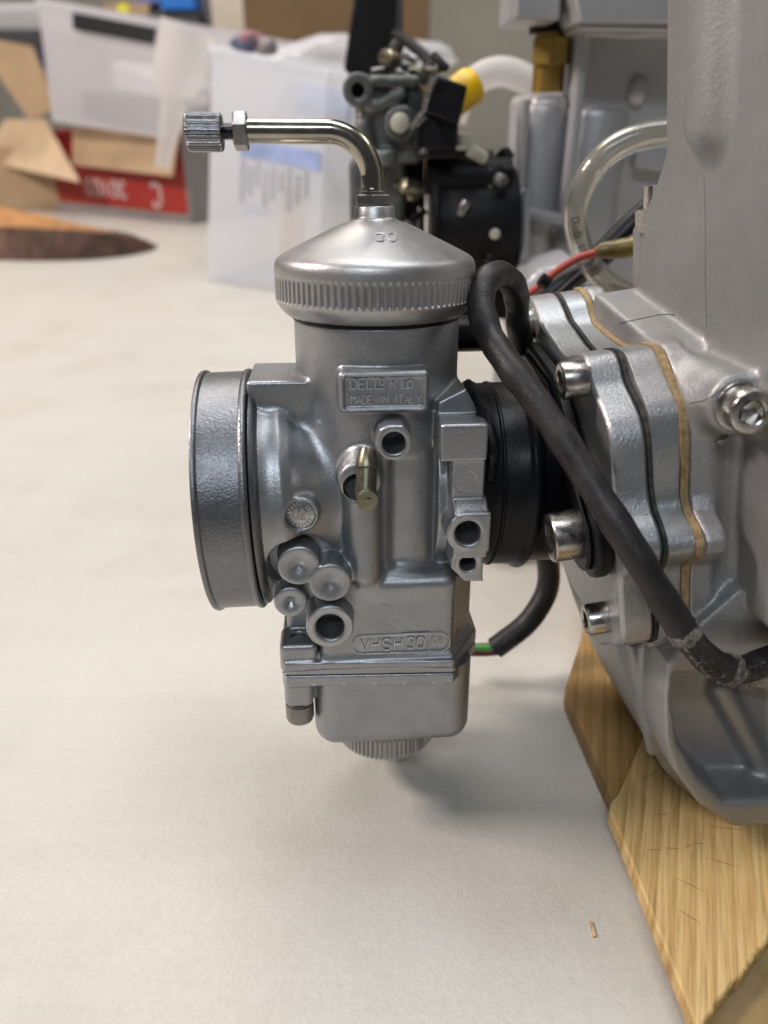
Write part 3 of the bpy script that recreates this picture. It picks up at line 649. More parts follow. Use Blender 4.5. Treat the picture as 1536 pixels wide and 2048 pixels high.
P = P + (RNG.random(P.shape) - 0.5) * v3(0.0, 0.10, 0.30); pln.tube(P, 0.07 + 0.10 * RNG.random(len(P)), 5); part('parting_line', pln, 'machined', carb, K, label='rough bright parting line along the flange')
gk = MB(); gk.prism([(-28.6, -16), (-27.4, -24.4), (20.2, -26.4), (29.6, -10), (29.6, 20), (-28.6, 20)], -39.6, -39.2); part('bowl_gasket', gk, 'gasket_black', carb, K)
sc = MB(); sc.lathe([(3.7, 0), (3.7, 0.4), (4.1, 0.5), (4.2, 1.0), (4.2, 5.4), (3.9, 6.3), (3.2, 6.8), (0, 6.8)], (-24.2, -18.8, -52.0), (0, 0, -1), 40); part('bowl_screw', sc, 'dark_steel', carb, K, angle=30)
hs = MB(); hs.cyl((-23.6, -18.6, -35), (-23.6, -18.6, -30.6), 1.9, n=24); part('screw_tip', hs, 'dark_steel', carb, K)
bk = MB(); bk.lathe([(11.5, -66.5), (12.5, -70.3), (15.7, -70.6), (16.3, -71.3), (16.3, -71.6), (16.3, -71.9), (16.3, -77.4), (16.3, -77.7), (16.3, -78.0), (15.7, -78.8), (14.6, -79.1), (0, -79.1)],
                    (3, 0, 0), (0, 0, 1), 640, mod=knurl(68, -80.2, -71.0, 0.7, 0.4)); part('drain_plug', bk, 'cap', carb, K, angle=60, label='knurled round plug under the float bowl')
# hose barb
ba = MB(); ba.lathe([(3.2, 0), (3.2, 3.0), (2.9, 3.0), (2.9, 5)], (-6.2, -22.5, 17.8), (0, -1, 0), 32)
part('bore_shade_plug', ba, 'hole', carb, K)  # dark colour stands in for the shade inside the bore
bb = MB(); bb.lathe([(2.7, 0), (2.75, 0.3), (2.75, 14.6), (2.6, 15.0), (0, 15.0)], (-4.6, -21.0, 19.4), norm((0.02, -1, -0.09)), 36)
dv = norm((0.06, 0.42, 0.92)); p0 = np.array((-4.55, -34.0, 17.6))
bb.lathe([(2.5, 0), (2.55, 1), (2.55, 7.6), (2.95, 7.8), (3.0, 8.2), (1.9, 12.6), (1.8, 12.8), (1.2, 12.85), (1.15, 10.0), (0, 10.0)], p0, dv, 32)
part('hose_barb', bb, 'brass', carb, K, angle=40, label='dull brass hose barb pointing up')
# small brass piece and black knob on the far side
sb = MB(); sb.box((-29.5, 6, -22), (5, 6, 9)); sb.box((-29.5, 6, -27.2), (5.6, 6.6, 1.4)); part('pivot_tab', sb, 'brass', carb, K, bevel=0.4)
ck = MB(); ck.cyl((20, 14, 49.5), (33, 17, 49.0), 5.2, bev=0.8); part('choke_knob', ck, 'plastic', carb, K)
# clamp on spigot

# ================================================================== rubber boot
boot = thing('rubber_boot', 'black rubber boot joining the carburettor to the engine', 'rubber boot', (40, 0, 10), K)
rb = MB()
rb.lathe([(a * 0.915, h - (0.8 if h > 36 else 0)) for a, h in [(25.5, 25.2), (28.6, 25.0), (29.3, 25.8), (29.2, 28.0), (28.6, 28.6), (28.8, 32), (29.0, 39.2), (29.4, 39.9), (30.1, 40.5), (30.3, 41.4), (29.9, 42.4), (28.6, 43.0), (28.0, 44.5), (28.0, 53), (20, 54)]],
         (0, 0, 11.6), norm((1, 0, -0.01)), 160, cap=False)
part('sleeve', rb, 'rubber', boot, K, angle=50)
rr = MB(); rr.lathe([(26.4, 31.4), (26.75, 31.8), (26.75, 32.2), (26.4, 32.6)], (0, 0, 11.6), norm((1, 0, -0.01)), 120, cap=False); part('moulded_ridge', rr, 'rubber', boot, K)
lip = MB(); lip.tube(smooth_path([K.at(936, 766, 1, -8), K.at(950, 795, 1, -16), K.at(972, 845, 1, -23), K.at(986, 900, 1, -26.2), K.at(982, 960, 1, -26.8)], 6), [1.2] * 10 + [1.9] * 10 + [1.2] * 5, 10)
part('folded_lip', lip, 'rubber', boot, K)
fb = EN.at(1128, 1078, 1, -35)
def mirror_far(p): return [(a, b) for a, b in p]
lob = []
cz0 = fb[2]
for a in np.linspace(math.radians(150), math.radians(280), 14): lob.append((-36 + 10.5 * math.cos(a), cz0 + 10.5 * math.sin(a)))
fl = [(-24, cz0 + 24)] + lob + [(-4, cz0 - 11), (28, cz0 + 8), (44, 14), (46, 22), (36, 32), (14, 40), (-10, 36)]
fm = MB(); fm.prism([(p[0], p[1]) for p in fl], 51.2, 55.3, 0); part('flange', fm, 'rubber', boot, EN, bevel=1.0)
fm = MB(); fm.prism([((p[0] + 4) * 0.93 - 4, (p[1] - 4) * 0.93 + 4) for p in fl], 49.8, 51.2, 0); part('flange_pad', fm, 'rubber', boot, EN, bevel=1.2)
def socket_bolt(parent, p, axis, r, h, frame, m='steel', name='socket_bolt', sock=0.52, label=None):
    a = norm(axis); p = np.array(p, float)                # p = centre of the outer face, axis points outward
    b = MB(); L = h
    b.lathe([(r * 0.98, -L), (r, -L + 0.3), (r, -0.6), (r * 0.96, -0.2), (r * 0.88, 0), (r * sock * 1.12, 0), (r * sock, -0.25)], p, a, 48, cap=False)
    hx = MB(); hx.lathe([(r * sock * 1.01, -0.22), (r * sock * 0.98, -h * 0.55), (0, -h * 0.62)], p, a, 6, cap=False)
    b.add(np.concatenate(hx.v), hx.f)
    t = part(name, b, m, parent, frame, angle=30, label=label); return t
socket_bolt(boot, EN.at(1098, 1076, 1, -35), (-1, 0, 0), 6.4, 8.2, EN)
socket_bolt(boot, EN.at(1098, 1076, 1, -35) * v3(1, -1, 1) + v3(0, 0, 14), (-1, 0, 0), 6.4, 8.2, EN)

# ================================================================== engine
eng = thing('engine', 'grey blasted engine casting with a flanged intake, two gaskets and socket bolts', 'engine', (100, -10, -100), EN)
def prof(pts, X): return [tuple(EN.at(px, py, 0, X)[1:]) for px, py in pts]
blackp = prof([(1108, 583), (1120, 590), (1132, 612), (1143, 638), (1156, 656), (1190, 700), (1212, 696), (1235, 700), (1247, 725), (1256, 762), (1275, 800), (1290, 838), (1298, 880), (1301, 930), (1304, 980), (1311, 1020), (1324, 1055), (1332, 1090), (1331, 1118), (1322, 1140), (1311, 1152), (1312, 1200), (1311, 1279)], 64.4)
tanp = prof([(1152, 575), (1165, 580), (1176, 600), (1184, 628), (1196, 650), (1250, 690), (1280, 684), (1310, 690), (1324, 712), (1336, 742), (1352, 778), (1365, 812), (1369, 860), (1370, 920), (1368, 990), (1376, 1025), (1394, 1060), (1402, 1090), (1400, 1112), (1386, 1124), (1373, 1132), (1370, 1170), (1366, 1290)], 72.8)
far = prof([(1222, 1290), (1198, 1285), (1176, 1215), (1150, 1170)], 57) + [(6, -26), (22, -20), (36, -12), (38, 20), (38, 40), (34, 49)]
def scale_poly(p, s, c=(0, 10)): return [((a - c[0]) * s + c[0], (b - c[1]) * s + c[1]) for a, b in p]
blend = [(0.7 * a[0] + 0.3 * b[0], 0.7 * a[1] + 0.3 * b[1]) for a, b in zip(blackp, tanp)]
def slab(name, poly, x0, x1, m, bev, **kw):
    P = smooth_path([(a, b, 0) for a, b in poly], 3, closed=True); b = MB(); b.prism([(q[0], q[1]) for q in P], x0, x1, 0)
    return part(name, b, m, eng, EN, bevel=bev, angle=28, **kw)
slab('outer_intake_plate', scale_poly(blackp + far, 0.994), 55.6, 64.0, 'engine_plate', 1.0)
slab('gasket', blackp + far, 64.05, 65.0, 'gasket_black', 0, label='ragged black gasket between the two intake plates')
slab('inner_intake_plate', scale_poly(tanp + far, 0.985), 65.05, 71.9, 'engine_plate', 0.5)
slab('gasket', tanp + far, 71.95, 73.8, 'gasket_tan', 0, label='tan paper gasket against the crankcase')
socket_bolt(eng, EN.at(1120, 763, 1, -30), (-1, 0, 0), 4.6, 6.0, EN, name='socket_bolt')
socket_bolt(eng, EN.at(1024, 652, 1, 25), (-1, 0, 0), 4.9, 7.0, EN, name='socket_bolt')
bo = EN.at(1170, 1240, 1, -38); socket_bolt(eng, bo, (-1, 0, 0), 4.2, 6.2, EN, name='socket_bolt')
wm = MB(); wm.cyl(bo + v3(5.9, 0, 0), bo + v3(6.5, 0, 0), 4.6); part('washer', wm, 'gasket_black', eng, EN)
# castings
G = Field((54, -66, -112), (152, 36, 138), 0.75)
G.add(s_poly(tanp + far, 74.0, 79.5, 0, 0.8))
G.add(s_box((76, -45, -40), (170, 24, 38), 4), 4)
G.add(s_poly([(-24, 43), (22, 50), (22, 0), (-42, 0), (-43, 30)], 74, 95, 0, 1), 2)
G.add(s_poly([(2, 160), (1.5, 86), (9, 77), (19, 69.5), (20, 50), (20, -20), (-62, -20), (-64, 36), (-60, 60), (-53, 80), (-53, 160)], 86.3, 175, 0, 3.0), 2.2)
G.add(s_cap((92.0, -26.5, 170), (90.6, -25.5, 92), 10.0), 3)
rbp = EN.at(1506, 826, 1, -57)
G.add(s_cyl((rbp[0], -30, rbp[2]), (rbp[0], -51.0, rbp[2]), 7.0, rd=1.2), 4.5)
out = [EN.at(px, py, 1, -32) for px, py in ((1236, 1292), (1262, 1380), (1290, 1460), (1330, 1545), (1400, 1622), (1470, 1650), (1545, 1640))]
op = [(q[0], q[2]) for q in out]
G.add(s_poly([(74, -26)] + [(op[0][0], -26)] + op + [(170, op[-1][1]), (170, -26)], -32, 26, 1, 2.5), 3)
fo = [EN.at(px, py, 1, -50) for px, py in ((1336, 1328), (1330, 1400), (1332, 1480), (1350, 1545), (1400, 1612), (1470, 1656), (1545, 1652), (1700, 1640), (1700, 1200), (1480, 1180), (1400, 1250))]
G.add(s_poly([(q[0], q[2]) for q in fo], -50, -25, 1, 1.2), 1.5)
fi = [EN.at(px, py, 1, -50) for px, py in ((1354, 1352), (1349, 1410), (1360, 1490), (1400, 1560), (1450, 1604), (1600, 1600), (1600, 1400), (1495, 1380), (1420, 1352))]
G.cut(s_poly([(q[0], q[2]) for q in fi], -60, -36, 1, 2.0), 3.5)
a1, a2 = EN.at(1440, 1375, 1, -38), EN.at(1560, 1600, 1, -38); G.add(s_cap(a1, a2, 2.6), 5)
for px in (1262, 1288): a1, a2 = EN.at(px, 1290, 1, -33), EN.at(px + 42, 1500, 1, -31); G.add(s_cap(a1, a2, 1.7), 2)
G.add(s_box((82, -49, -36), (170, -40, -20), 3), 5)
V_, F_ = G.mesh(); part('crankcase_and_barrel', (V_, F_), 'engine', eng, EN, angle=70); del G
from mathutils.bvhtree import BVHTree
tree = BVHTree.FromPolygons(V_.tolist(), F_.tolist())
def surface_line(pts, r, m='seam_groove', lift=0.0):       # a fine line lying in the casting's skin
    P = smooth_path([v3(a, b, 0) for a, b in pts], 8); out_ = []; o_ = EN.l(EYE)
    for p in P:
        d = EN.R.T @ ray(p[0], p[1]); d = d / np.linalg.norm(d); h = tree.ray_cast(Vector(o_), Vector(d))
        if h[0] is not None: out_.append(np.array(h[0]) + np.array(h[1]) * lift)
    if len(out_) > 3: b = MB(); b.tube(out_, r * (0.7 + 0.6 * RNG.random(len(out_))), 6); part('seam_groove_line', b, m, eng, EN, angle=None)
surface_line([(1408, 352), (1411, 440), (1411, 550), (1413, 655)], 0.08, 'seam_groove')
surface_line([(1240, 646), (1262, 642), (1290, 636), (1325, 629), (1350, 630)], 0.2, 'seam_groove')  # shading of the groove at the ledge drawn as a dark tube
surface_line([(1382, 806), (1410, 800), (1432, 786), (1450, 772)], 0.13, 'seam_groove')
socket_bolt(eng, (rbp[0], -57, rbp[2]), (0, -1, 0), 4.9, 5.6, EN, m='steel', name='socket_bolt', sock=0.56)
fk = MB(); c_ = EN.at(1440, 882, 1, -46.5); fk.add([c_ + v3(*q) for q in ((2.2, 0, 1.6), (0.8, -1.4, 0.6), (0, -.2, -1.2), (-1.8, -1.6, -1.6), (-.9, -.6, 0), (.6, .2, 1.2), (.4, .3, .2))], [(0, 1, 5), (1, 2, 4), (2, 3, 4), (1, 4, 5), (1, 6, 2)]); part('torn_flake', fk, 'engine', eng, EN)
ws = MB(); ws.cyl((rbp[0], -51.7, rbp[2]), (rbp[0], -50.9, rbp[2]), 5.6, n=48, bev=0.3); part('washer', ws, 'steel', eng, EN)
sn = MB(); s0 = EN.at(1305, 462, 1, 16); sn.hexnut(s0, s0 + v3(0, 0, 6), 5); sn.cyl(s0, s0 + v3(0, 0, 12), 2.6); part('stud_nut', sn, 'steel', eng, EN)
s1 = EN.at(1300, 520, 1, 18); sb = MB(); sb.box(s1 + v3(3.5, 6, -6), (9, 12, 30)); part('stud_lug', sb, 'engine', eng, EN, bevel=1.5)

# ================================================================== cables
cpts = [(1045, 700, 22), (1036, 650, 14), (1034, 600, 9), (1024, 566, 3), (999, 549, -3), (972, 565, -9), (962, 610, -14), (978, 668, -20), (1012, 722, -27), (1060, 785, -34), (1112, 858, -41), (1168, 945, -48), (1225, 1035, -55), (1280, 1122, -60), (1330, 1205, -63), (1378, 1277, -64), (1425, 1325, -63), (1480, 1340, -61), (1545, 1318, -58), (1640, 1290, -54)]
CP = smooth_path([K.at(px, py, 1, y) for px, py, y in cpts], 10)
tt = np.linspace(0, 1, len(CP)); rad = 3.5 + 0.12 * np.sin(tt * 60) + 0.1 * np.sin(tt * 131)
cab = thing('black_cable', 'thick black cable looped beside the cap and hanging across the front of the engine', 'cable', K.at(1045, 700, 1, 22), K)
cb = MB(); cb.tube(CP, rad, 24); part('jacket', cb, 'cable', cab, K, angle=None)
n0 = int(len(CP) * 0.765); n1 = int(len(CP) * 0.93)
seg = CP[n0:n1]; du = MB()
def rag(i, th): return 1 + 0.05 * np.sin(th * 5 + i * 1.7) + 0.06 * RNG.random(len(th))
for a, b in ((0, 5), (18, 24)):
    s_ = seg[a:b]; rr_ = np.full(len(s_), 3.7); rr_[0] = 3.2; rr_[-1] = 3.2; du.tube(s_, rr_, 30, mod=rag)
part('frayed_tape', du, 'dust', cab, K, angle=None, label='ragged grey dusty tape ends on the cable')
fz = MB()
for i in range(900):
    j = RNG.integers(0, len(seg)); p = seg[j]; a = RNG.uniform(math.pi * 0.9, math.pi * 2.0) if j < 18 else RNG.uniform(0, 6.28)
    c = p + v3(math.cos(a) * 2.9 * 0.5, -2.3 - RNG.random() * 1.1, math.sin(a) * 3.1); q = RNG.uniform(0.15, 0.42)
    fz.add(c + (RNG.random((4, 3)) - 0.5) * q * 2, [(0, 1, 2), (0, 2, 3), (0, 3, 1), (1, 3, 2)])
part('tape_crumbs', fz, 'dust', cab, K, kind='stuff')
bc = thing('cut_cable', 'short dark cable behind the carburettor with green and brown wires bared at its end', 'cable', K.at(1000, 1300, 1, 40), K)
bp = smooth_path([K.at(px, py, 1, y) for px, py, y in ((1078, 1060, 44), (1095, 1120, 44), (1096, 1170, 42), (1080, 1210, 40), (1050, 1250, 38), (1005, 1285, 36), (990, 1296, 36))], 8)
x_ = MB(); x_.tube(bp, 4.2, 20); part('jacket', x_, 'cable', bc, K)
e = bp[-1]
for nm_, off, mt in (('green_wire', (0, -1.5, 1.6), 'green_wire'), ('brown_wire', (0.5, -1.0, -1.4), 'brown_wire'), ('brown_wire', (0, 1.5, 0.4), 'brown_wire')):
    x_ = MB(); s_ = e + np.array(off); x_.tube(smooth_path([s_ + v3(3, 0, 1.5), s_, s_ + v3(-9, 1, -0.6), s_ + v3(-22, 3, 0.6)], 5), 1.1, 10); part(nm_, x_, mt, bc, K)

# ================================================================== wood under the engine
wood = thing('pine_plank', 'pale sawn pine plank with saw marks and a chipped near end, under the engine', 'plank', W.at(1222, 1602, 2, 9) * v3(1, 1, 0) + v3(0, 0, 3.2), W)
ZT = 9.0
wpz = lambda px, py: W.at(px, py, 2, ZT)[:2]
chip = []
cA, cB = wpz(1404, 2052), wpz(1545, 1868)
for i in range(27):
    t = i / 26; p = cA + (cB - cA) * t; chip.append(p + np.array([1, -0.8]) * (RNG.random() - 0.5) * 0.7)
poly = [tuple(wpz(1322, 1400)), tuple(wpz(1302, 1436)), tuple(wpz(1236, 1588)), tuple(wpz(1222, 1602)), tuple(wpz(1220, 1625)), tuple(wpz(1238, 1662)), tuple(wpz(1392, 2052))] + [tuple(c) for c in chip] + [(220, 160), (220, 330), (125, 330)]
x_ = MB(); x_.prism(poly, 3.2, ZT); part('plank_body', x_, 'wood', wood, W, bevel=0.7, angle=30)
qz = lambda px, py: tuple(W.at(px, py, 2, 8.2)[:2])
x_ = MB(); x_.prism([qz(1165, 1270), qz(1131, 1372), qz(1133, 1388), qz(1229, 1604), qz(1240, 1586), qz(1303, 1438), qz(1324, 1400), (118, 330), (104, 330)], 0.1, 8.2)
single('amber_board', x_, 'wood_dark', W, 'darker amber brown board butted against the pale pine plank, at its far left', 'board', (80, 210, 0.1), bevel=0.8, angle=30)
marks = [((1285, 1560), (1325, 1535)), ((1350, 1557), (1368, 1552)), ((1310, 1630), (1340, 1628)), ((1400, 1650), (1500, 1662)), ((1295, 1700), (1325, 1700)), ((1330, 1696), (1362, 1698)), ((1368, 1694), (1384, 1690)), ((1388, 1686), (1408, 1688)),
         ((1410, 1715), (1480, 1735)), ((1350, 1755), (1412, 1785)), ((1355, 1818), (1405, 1850)), ((1400, 1605), (1390, 1607))]
for a, b in marks:
    A_, B_ = W.at(*a, 2, ZT), W.at(*b, 2, ZT); x_ = MB(); mid = (A_ + B_) / 2 + v3(0.3, 0.5, 0)
    x_.tube([A_, mid + v3(-0.3, -0.45, -0.02), B_], [0.03, 0.13, 0.03], 5); part('saw_mark', x_, 'saw', wood, W)
splin = MB()
for i in range(140):
    t = RNG.random(); p = cA + (cB - cA) * t; c = v3(p[0] - 0.2 - RNG.random(), p[1] + 0.2, ZT - RNG.random() * 1.6); q = RNG.uniform(0.2, 0.7)
    splin.add(c + (RNG.random((4, 3)) - 0.5) * q * v3(1, 2.4, 1), [(0, 1, 2), (0, 2, 3), (0, 3, 1), (1, 3, 2)])
part('splinters', splin, 'wood', wood, W, kind='stuff')
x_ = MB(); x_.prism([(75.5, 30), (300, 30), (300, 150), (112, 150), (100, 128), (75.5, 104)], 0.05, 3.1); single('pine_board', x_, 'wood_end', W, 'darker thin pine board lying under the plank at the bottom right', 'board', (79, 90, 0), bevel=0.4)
x_ = MB(); c = W.at(1185, 1858, 2, 0.4)
x_.hexa([c + v3(*q) for q in ((-.5, -2.4, -.3), (.4, -2.2, -.3), (.6, 2.2, -.3), (-.3, 2.5, -.3), (-.3, -2.2, .3), (.3, -2.1, .4), (.3, 2.0, .3), (-.2, 2.1, .3))]); single('wood_splinter', x_, 'wood', W, 'tiny splinter of pine lying alone on the table', 'splinter', c - v3(0, 0, .4))

# ================================================================== things behind, to the right
# clear hose
chp = smooth_path([W.at(px, py, 1, y) for px, py, y in ((1420, 262, 300), (1345, 262, 300), (1270, 276, 300), (1210, 310, 300), (1170, 365, 300), (1151, 430, 300), (1163, 495, 302), (1200, 552, 305), (1250, 585, 310), (1320, 612, 318))], 8)
ch = thing('clear_hose', 'clear flexible hose bent in a loop beside the barrel, with dark printed lettering', 'hose', W.at(1320, 612, 1, 318), W)
x_ = MB(); x_.tube(chp, 4.5, 28); part('hose_wall', x_, 'clear', ch, W, angle=None)
x_ = MB(); x_.tube(chp, 3.3, 28); x_.f = [tuple(reversed(q)) for q in x_.f]; part('hose_bore', x_, 'clear', ch, W, angle=None)
tx = MB(); L_ = np.concatenate([[0], np.cumsum(np.linalg.norm(np.diff(chp, axis=0), axis=1))])
def on_hose(sx, sz):
    s_ = np.clip(sx, 0, L_[-1] - 0.01); q = np.array([np.interp(s_, L_, chp[:, i]) for i in range(3)]); q2 = np.array([np.interp(min(s_ + 0.5, L_[-1]), L_, chp[:, i]) for i in range(3)])
    t = norm(q2 - q); f = norm(EYE - q); f = norm(f - t * (f @ t)); u = np.cross(t, f); a = sz / 4.6
    return q + 4.56 * (math.cos(a) * f + math.sin(a) * u)
def hose_text(txt, s0, h):
    sc_ = h / 6; x = s0
    for c_ in txt:
        for pl in GL[c_]:
            tx.tube([on_hose(x - p[0] * sc_, (1.2 - p[1] * sc_)) for p in pl], 0.24, 5)
        x -= 5.6 * sc_
hose_text('C-21.0-0', 78, 2.6); hose_text('TOM-', 98, 2.6); part('printed_lettering', tx, 'ink', ch, W)
def tube_thing(name, label, cat, pts, r, m, frame=W, n=16):
    P = smooth_path([frame.at(px, py, 1, y) for px, py, y in pts], 8); x_ = MB(); x_.tube(P, r, n); return single(name, x_, m, frame, label, cat, P[0])
tube_thing('black_hose', 'black hose running diagonally down behind the clear hose loop', 'hose', ((1400, 335, 330), (1330, 392, 330), (1262, 452, 328), (1190, 522, 325), (1130, 565, 320), (1050, 630, 318)), 5.0, 'plastic')
tube_thing('thin_black_cable', 'thin black cable beside the diagonal black hose', 'cable', ((1360, 425, 312), (1290, 462, 312), (1225, 506, 312), (1150, 560, 312), (1080, 625, 312)), 1.7, 'plastic')
rw = thing('red_wire', 'thin red wire pushed into an olive sleeve', 'wire', W.at(1050, 590, 1, 285), W)
P = smooth_path([W.at(px, py, 1, y) for px, py, y in ((1040, 598, 285), (1075, 575, 285), (1110, 545, 285), (1155, 517, 285), (1200, 503, 285))], 8); x_ = MB(); x_.tube(P, 1.45, 14); part('wire', x_, 'red_wire', rw, W)
P = smooth_path([W.at(px, py, 1, y) for px, py, y in ((1190, 506, 285), (1210, 500, 285), (1245, 497, 285), (1290, 487, 285), (1340, 478, 285))], 6); x_ = MB(); x_.tube(P, np.interp(np.linspace(0, 1, len(P)), [0, .15, .5, 1], [1.9, 2.6, 3.5, 3.6]), 16); part('sleeve', x_, 'olive', rw, W)
x_ = MB(); c = W.at(1089, 563, 1, 284); x_.cyl(c - v3(1.4, 0, -1), c + v3(1.4, 0, -1), 2.4); part('tape_band', x_, 'plastic', rw, W)

# rear grey engine, leaning
be = thing('spare_engine', 'second grey engine casting standing behind the clear hose loop', 'engine', (150, 470, 0), W)
def wbox(mb, x0, y0, x1, y1, d, thick, lean=0):      # block whose front face spans a measured region at distance d
    A_ = W.at(x0, y1, 1, d); B_ = W.at(x1, y1, 1, d); C_ = W.at(x1, y0, 1, d); D_ = W.at(x0, y0, 1, d)
    t = v3(0, thick, 0); mb.hexa([A_, B_, B_ + t, A_ + t, D_, C_, C_ + t, D_ + t]); return mb
def wquad(mb, pts, d, thick):
    q = [W.at(px, py, 1, d) for px, py in pts]; t = v3(0, thick, 0); mb.hexa([q[3], q[2], q[2] + t, q[3] + t, q[0], q[1], q[1] + t, q[0] + t]); return mb
x_ = MB(); wquad(x_, [(1150, 56), (1440, 50), (1420, 700), (1120, 700)], 455, 90); part('casting_body', x_, 'silver', be, W, bevel=4, angle=50); x_ = MB(); wquad(x_, [(1064, 190), (1140, 190), (1120, 700), (1030, 700)], 458, 80)
part('casting_body', x_, 'silver', be, W, bevel=4, angle=50)
x_ = MB(); wquad(x_, [(1036, -60), (1128, -60), (1120, 42), (1030, 38)], 430, 60); wquad(x_, [(1136, -60), (1480, -60), (1480, 48), (1160, 46)], 415, 90); wquad(x_, [(1158, 46), (1480, 48), (1480, 70), (1158, 62)], 424, 60); part('top_flange', x_, 'silver', be, W, bevel=3)
x_ = MB(); c0, c1 = W.at(1100, 62, 1, 470), W.at(1104, 40, 1, 470); x_.cyl(W.at(1094, 185, 1, 470), W.at(1104, 60, 1, 470), 8.5, n=24); x_.hexnut(W.at(1100, 130, 1, 468), W.at(1104, 76, 1, 468), 10.5, 0.3); part('brass_fitting', x_, 'brass_fit', be, W, bevel=0.6)
x_ = MB(); x_.cyl(W.at(1104, 66, 1, 470), W.at(1106, 30, 1, 470), 12, n=24); part('pipe_stub', x_, 'far_black', be, W)
x_ = MB(); x_.tube([W.at(1052, 200, 1, 448), W.at(1036, 420, 1, 448)], 2.6, 10); x_.tube([W.at(1168, 62, 1, 443), W.at(1150, 240, 1, 443), W.at(1128, 440, 1, 443)], 3.4, 10); x_.tube([W.at(1172, 62, 1, 440), W.at(1260, 68, 1, 436), W.at(1400, 60, 1, 436)], 2.4, 10)
x_.tube([W.at(1036, 420, 1, 444), W.at(1130, 440, 1, 440), W.at(1170, 448, 1, 440)], 3.2, 10); part('edge_rib', x_, 'silver', be, W)
x_ = MB(); x_.lathe([(12, -90), (13, -3), (12, 0), (10, 1.2), (0, 1.4)], W.at(1094, 212, 1, 452) + v3(0, 12, 0), (0.0, 0.0, 1), 40); x_.lathe([(17, -90), (18, -3), (17, 0), (15, 1.2), (0, 1.4)], W.at(1205, 222, 1, 448) + v3(0, 14, 0), (0, 0, 1), 48); part('round_boss', x_, 'silver', be, W, bevel=0)
x_ = MB(); wquad(x_, [(1268, 150), (1302, 150), (1290, 215), (1256, 215)], 450, 12); part('slot', x_, 'silver', be, W, bevel=4)
x_ = MB(); wquad(x_, [(1276, 296), (1345, 290), (1345, 345), (1268, 335)], 446, 14); part('pale_pad', x_, 'silver', be, W, bevel=1)
x_ = MB(); wquad(x_, [(1046, 580), (1070, 545), (1160, 520), (1150, 620)], 380, 40); wquad(x_, [(1060, 620), (1110, 560), (1200, 560), (1210, 640)], 350, 30); wbox(x_, 1040, 380, 1062, 640, 420, 20)
part('lower_casting', x_, 'silver', be, W, bevel=5)
x_ = MB(); x_.box((150, 480, 26), (150, 70, 52)); part('base', x_, 'silver', be, W, bevel=3)

# pale ribbed hose arc
x_ = MB(); P = smooth_path([W.at(px, py, 1, y) for px, py, y in ((905, 240, 560), (925, 190, 560), (960, 155, 560), (1005, 143, 560), (1050, 158, 560), (1090, 190, 560), (1110, 260, 560))], 16)
x_.tube(P, 8.6 + 0.25 * np.sin(np.arange(len(P)) * 2.1), 20); single('pale_hose', x_, 'milky_hose', W, 'wide pale translucent hose arching in front of the wall', 'hose', P[0])

# second carburettor, dark and dirty
sc2 = thing('dirty_carburettor', 'dirty old carburettor with black fittings standing behind the round cap', 'carburettor', (20, 450, 0), W)
Q = Field((-38, 415, 60), (72, 500, 235), 1.0)
def qa(px, py, y): return W.at(px, py, 1, y)
def qb(x0, y0, x1, y1, d, t, rd=1.5, k=1.5): a, b = qa(x0, y1, d), qa(x1, y0, d); Q.add(s_box((min(a[0], b[0]), d, a[2]), (max(a[0], b[0]), d + t, b[2]), rd), k)
qb(712, 165, 850, 330, 430, 50, 4); qb(700, 320, 812, 470, 436, 45, 3); Q.add(s_cyl(qa(716, 180, 424), qa(716, 180, 470), 7.6, rd=1), 2); Q.cut(s_cyl(qa(716, 180, 420), qa(716, 180, 440), 3.2))
qb(720, 150, 840, 176, 426, 56, 2); Q.add(s_cap(qa(728, 250, 430), qa(740, 320, 432), 4.5), 2); Q.add(s_cyl(qa(770, 330, 424), qa(770, 300, 424), 6), 2); Q.add(s_cap(qa(745, 215, 428), qa(800, 190, 428), 3.5), 2)
Q.add(s_cyl(qa(802, 248, 424), qa(802, 248, 450), 8.5, rd=1.5), 1)
V_, F_ = Q.mesh(); part('body_casting', (V_, F_), 'far_cast', sc2, W, angle=60); del Q
x_ = MB(); wbox(x_, 700, 380, 812, 900, 440, 60); part('lower_body', x_, 'far_cast', sc2, W, bevel=3)
x_ = MB(); x_.cyl(qa(800, 246, 420), qa(800, 246, 428), 4.6, n=24, bev=1.2); part('ivory_button', x_, 'ivory', sc2, W)
x_ = MB(); wquad(x_, [(872, 148), (936, 172), (918, 250), (846, 224)], 405, 26); wquad(x_, [(846, 220), (918, 246), (912, 318), (836, 318)], 410, 26); wquad(x_, [(832, 250), (860, 226), (912, 300), (828, 300)], 408, 26); part('sensor_housing', x_, 'plastic', sc2, W, bevel=1.2)
x_ = MB(); x_.tube([qa(866, 152, 402), qa(848, 220, 402), qa(822, 256, 402)], 1.3, 8); part('metal_clip', x_, 'steel', sc2, W)
x_ = MB(); x_.lathe([(0, -10), (8.8, -9), (9.4, -4), (9.4, 6), (8, 9), (0, 10)], qa(922, 186, 455), norm((0.75, 0.25, 0.45)), 28); part('yellow_cap', x_, 'yellow', sc2, W)
x_ = MB(); x_.cyl(qa(852, 352, 430), qa(1022, 352, 430) + v3(0, 0, 0), 9, n=24); a, b = qa(870, 450, 440), qa(1030, 440, 440); x_.cyl(a, b, 26, n=48, bev=2); x_.cyl(qa(905, 330, 436), qa(985, 330, 436), 7, n=20); x_.cyl(qa(860, 440, 440), qa(874, 440, 440), 27.5, n=48, bev=1); part('black_barrel', x_, 'far_black', sc2, W)
x_ = MB(); wbox(x_, 800, 300, 850, 620, 448, 25); wbox(x_, 900, 470, 1030, 640, 446, 20); part('rear_linkage', x_, 'far_black', sc2, W, bevel=2)
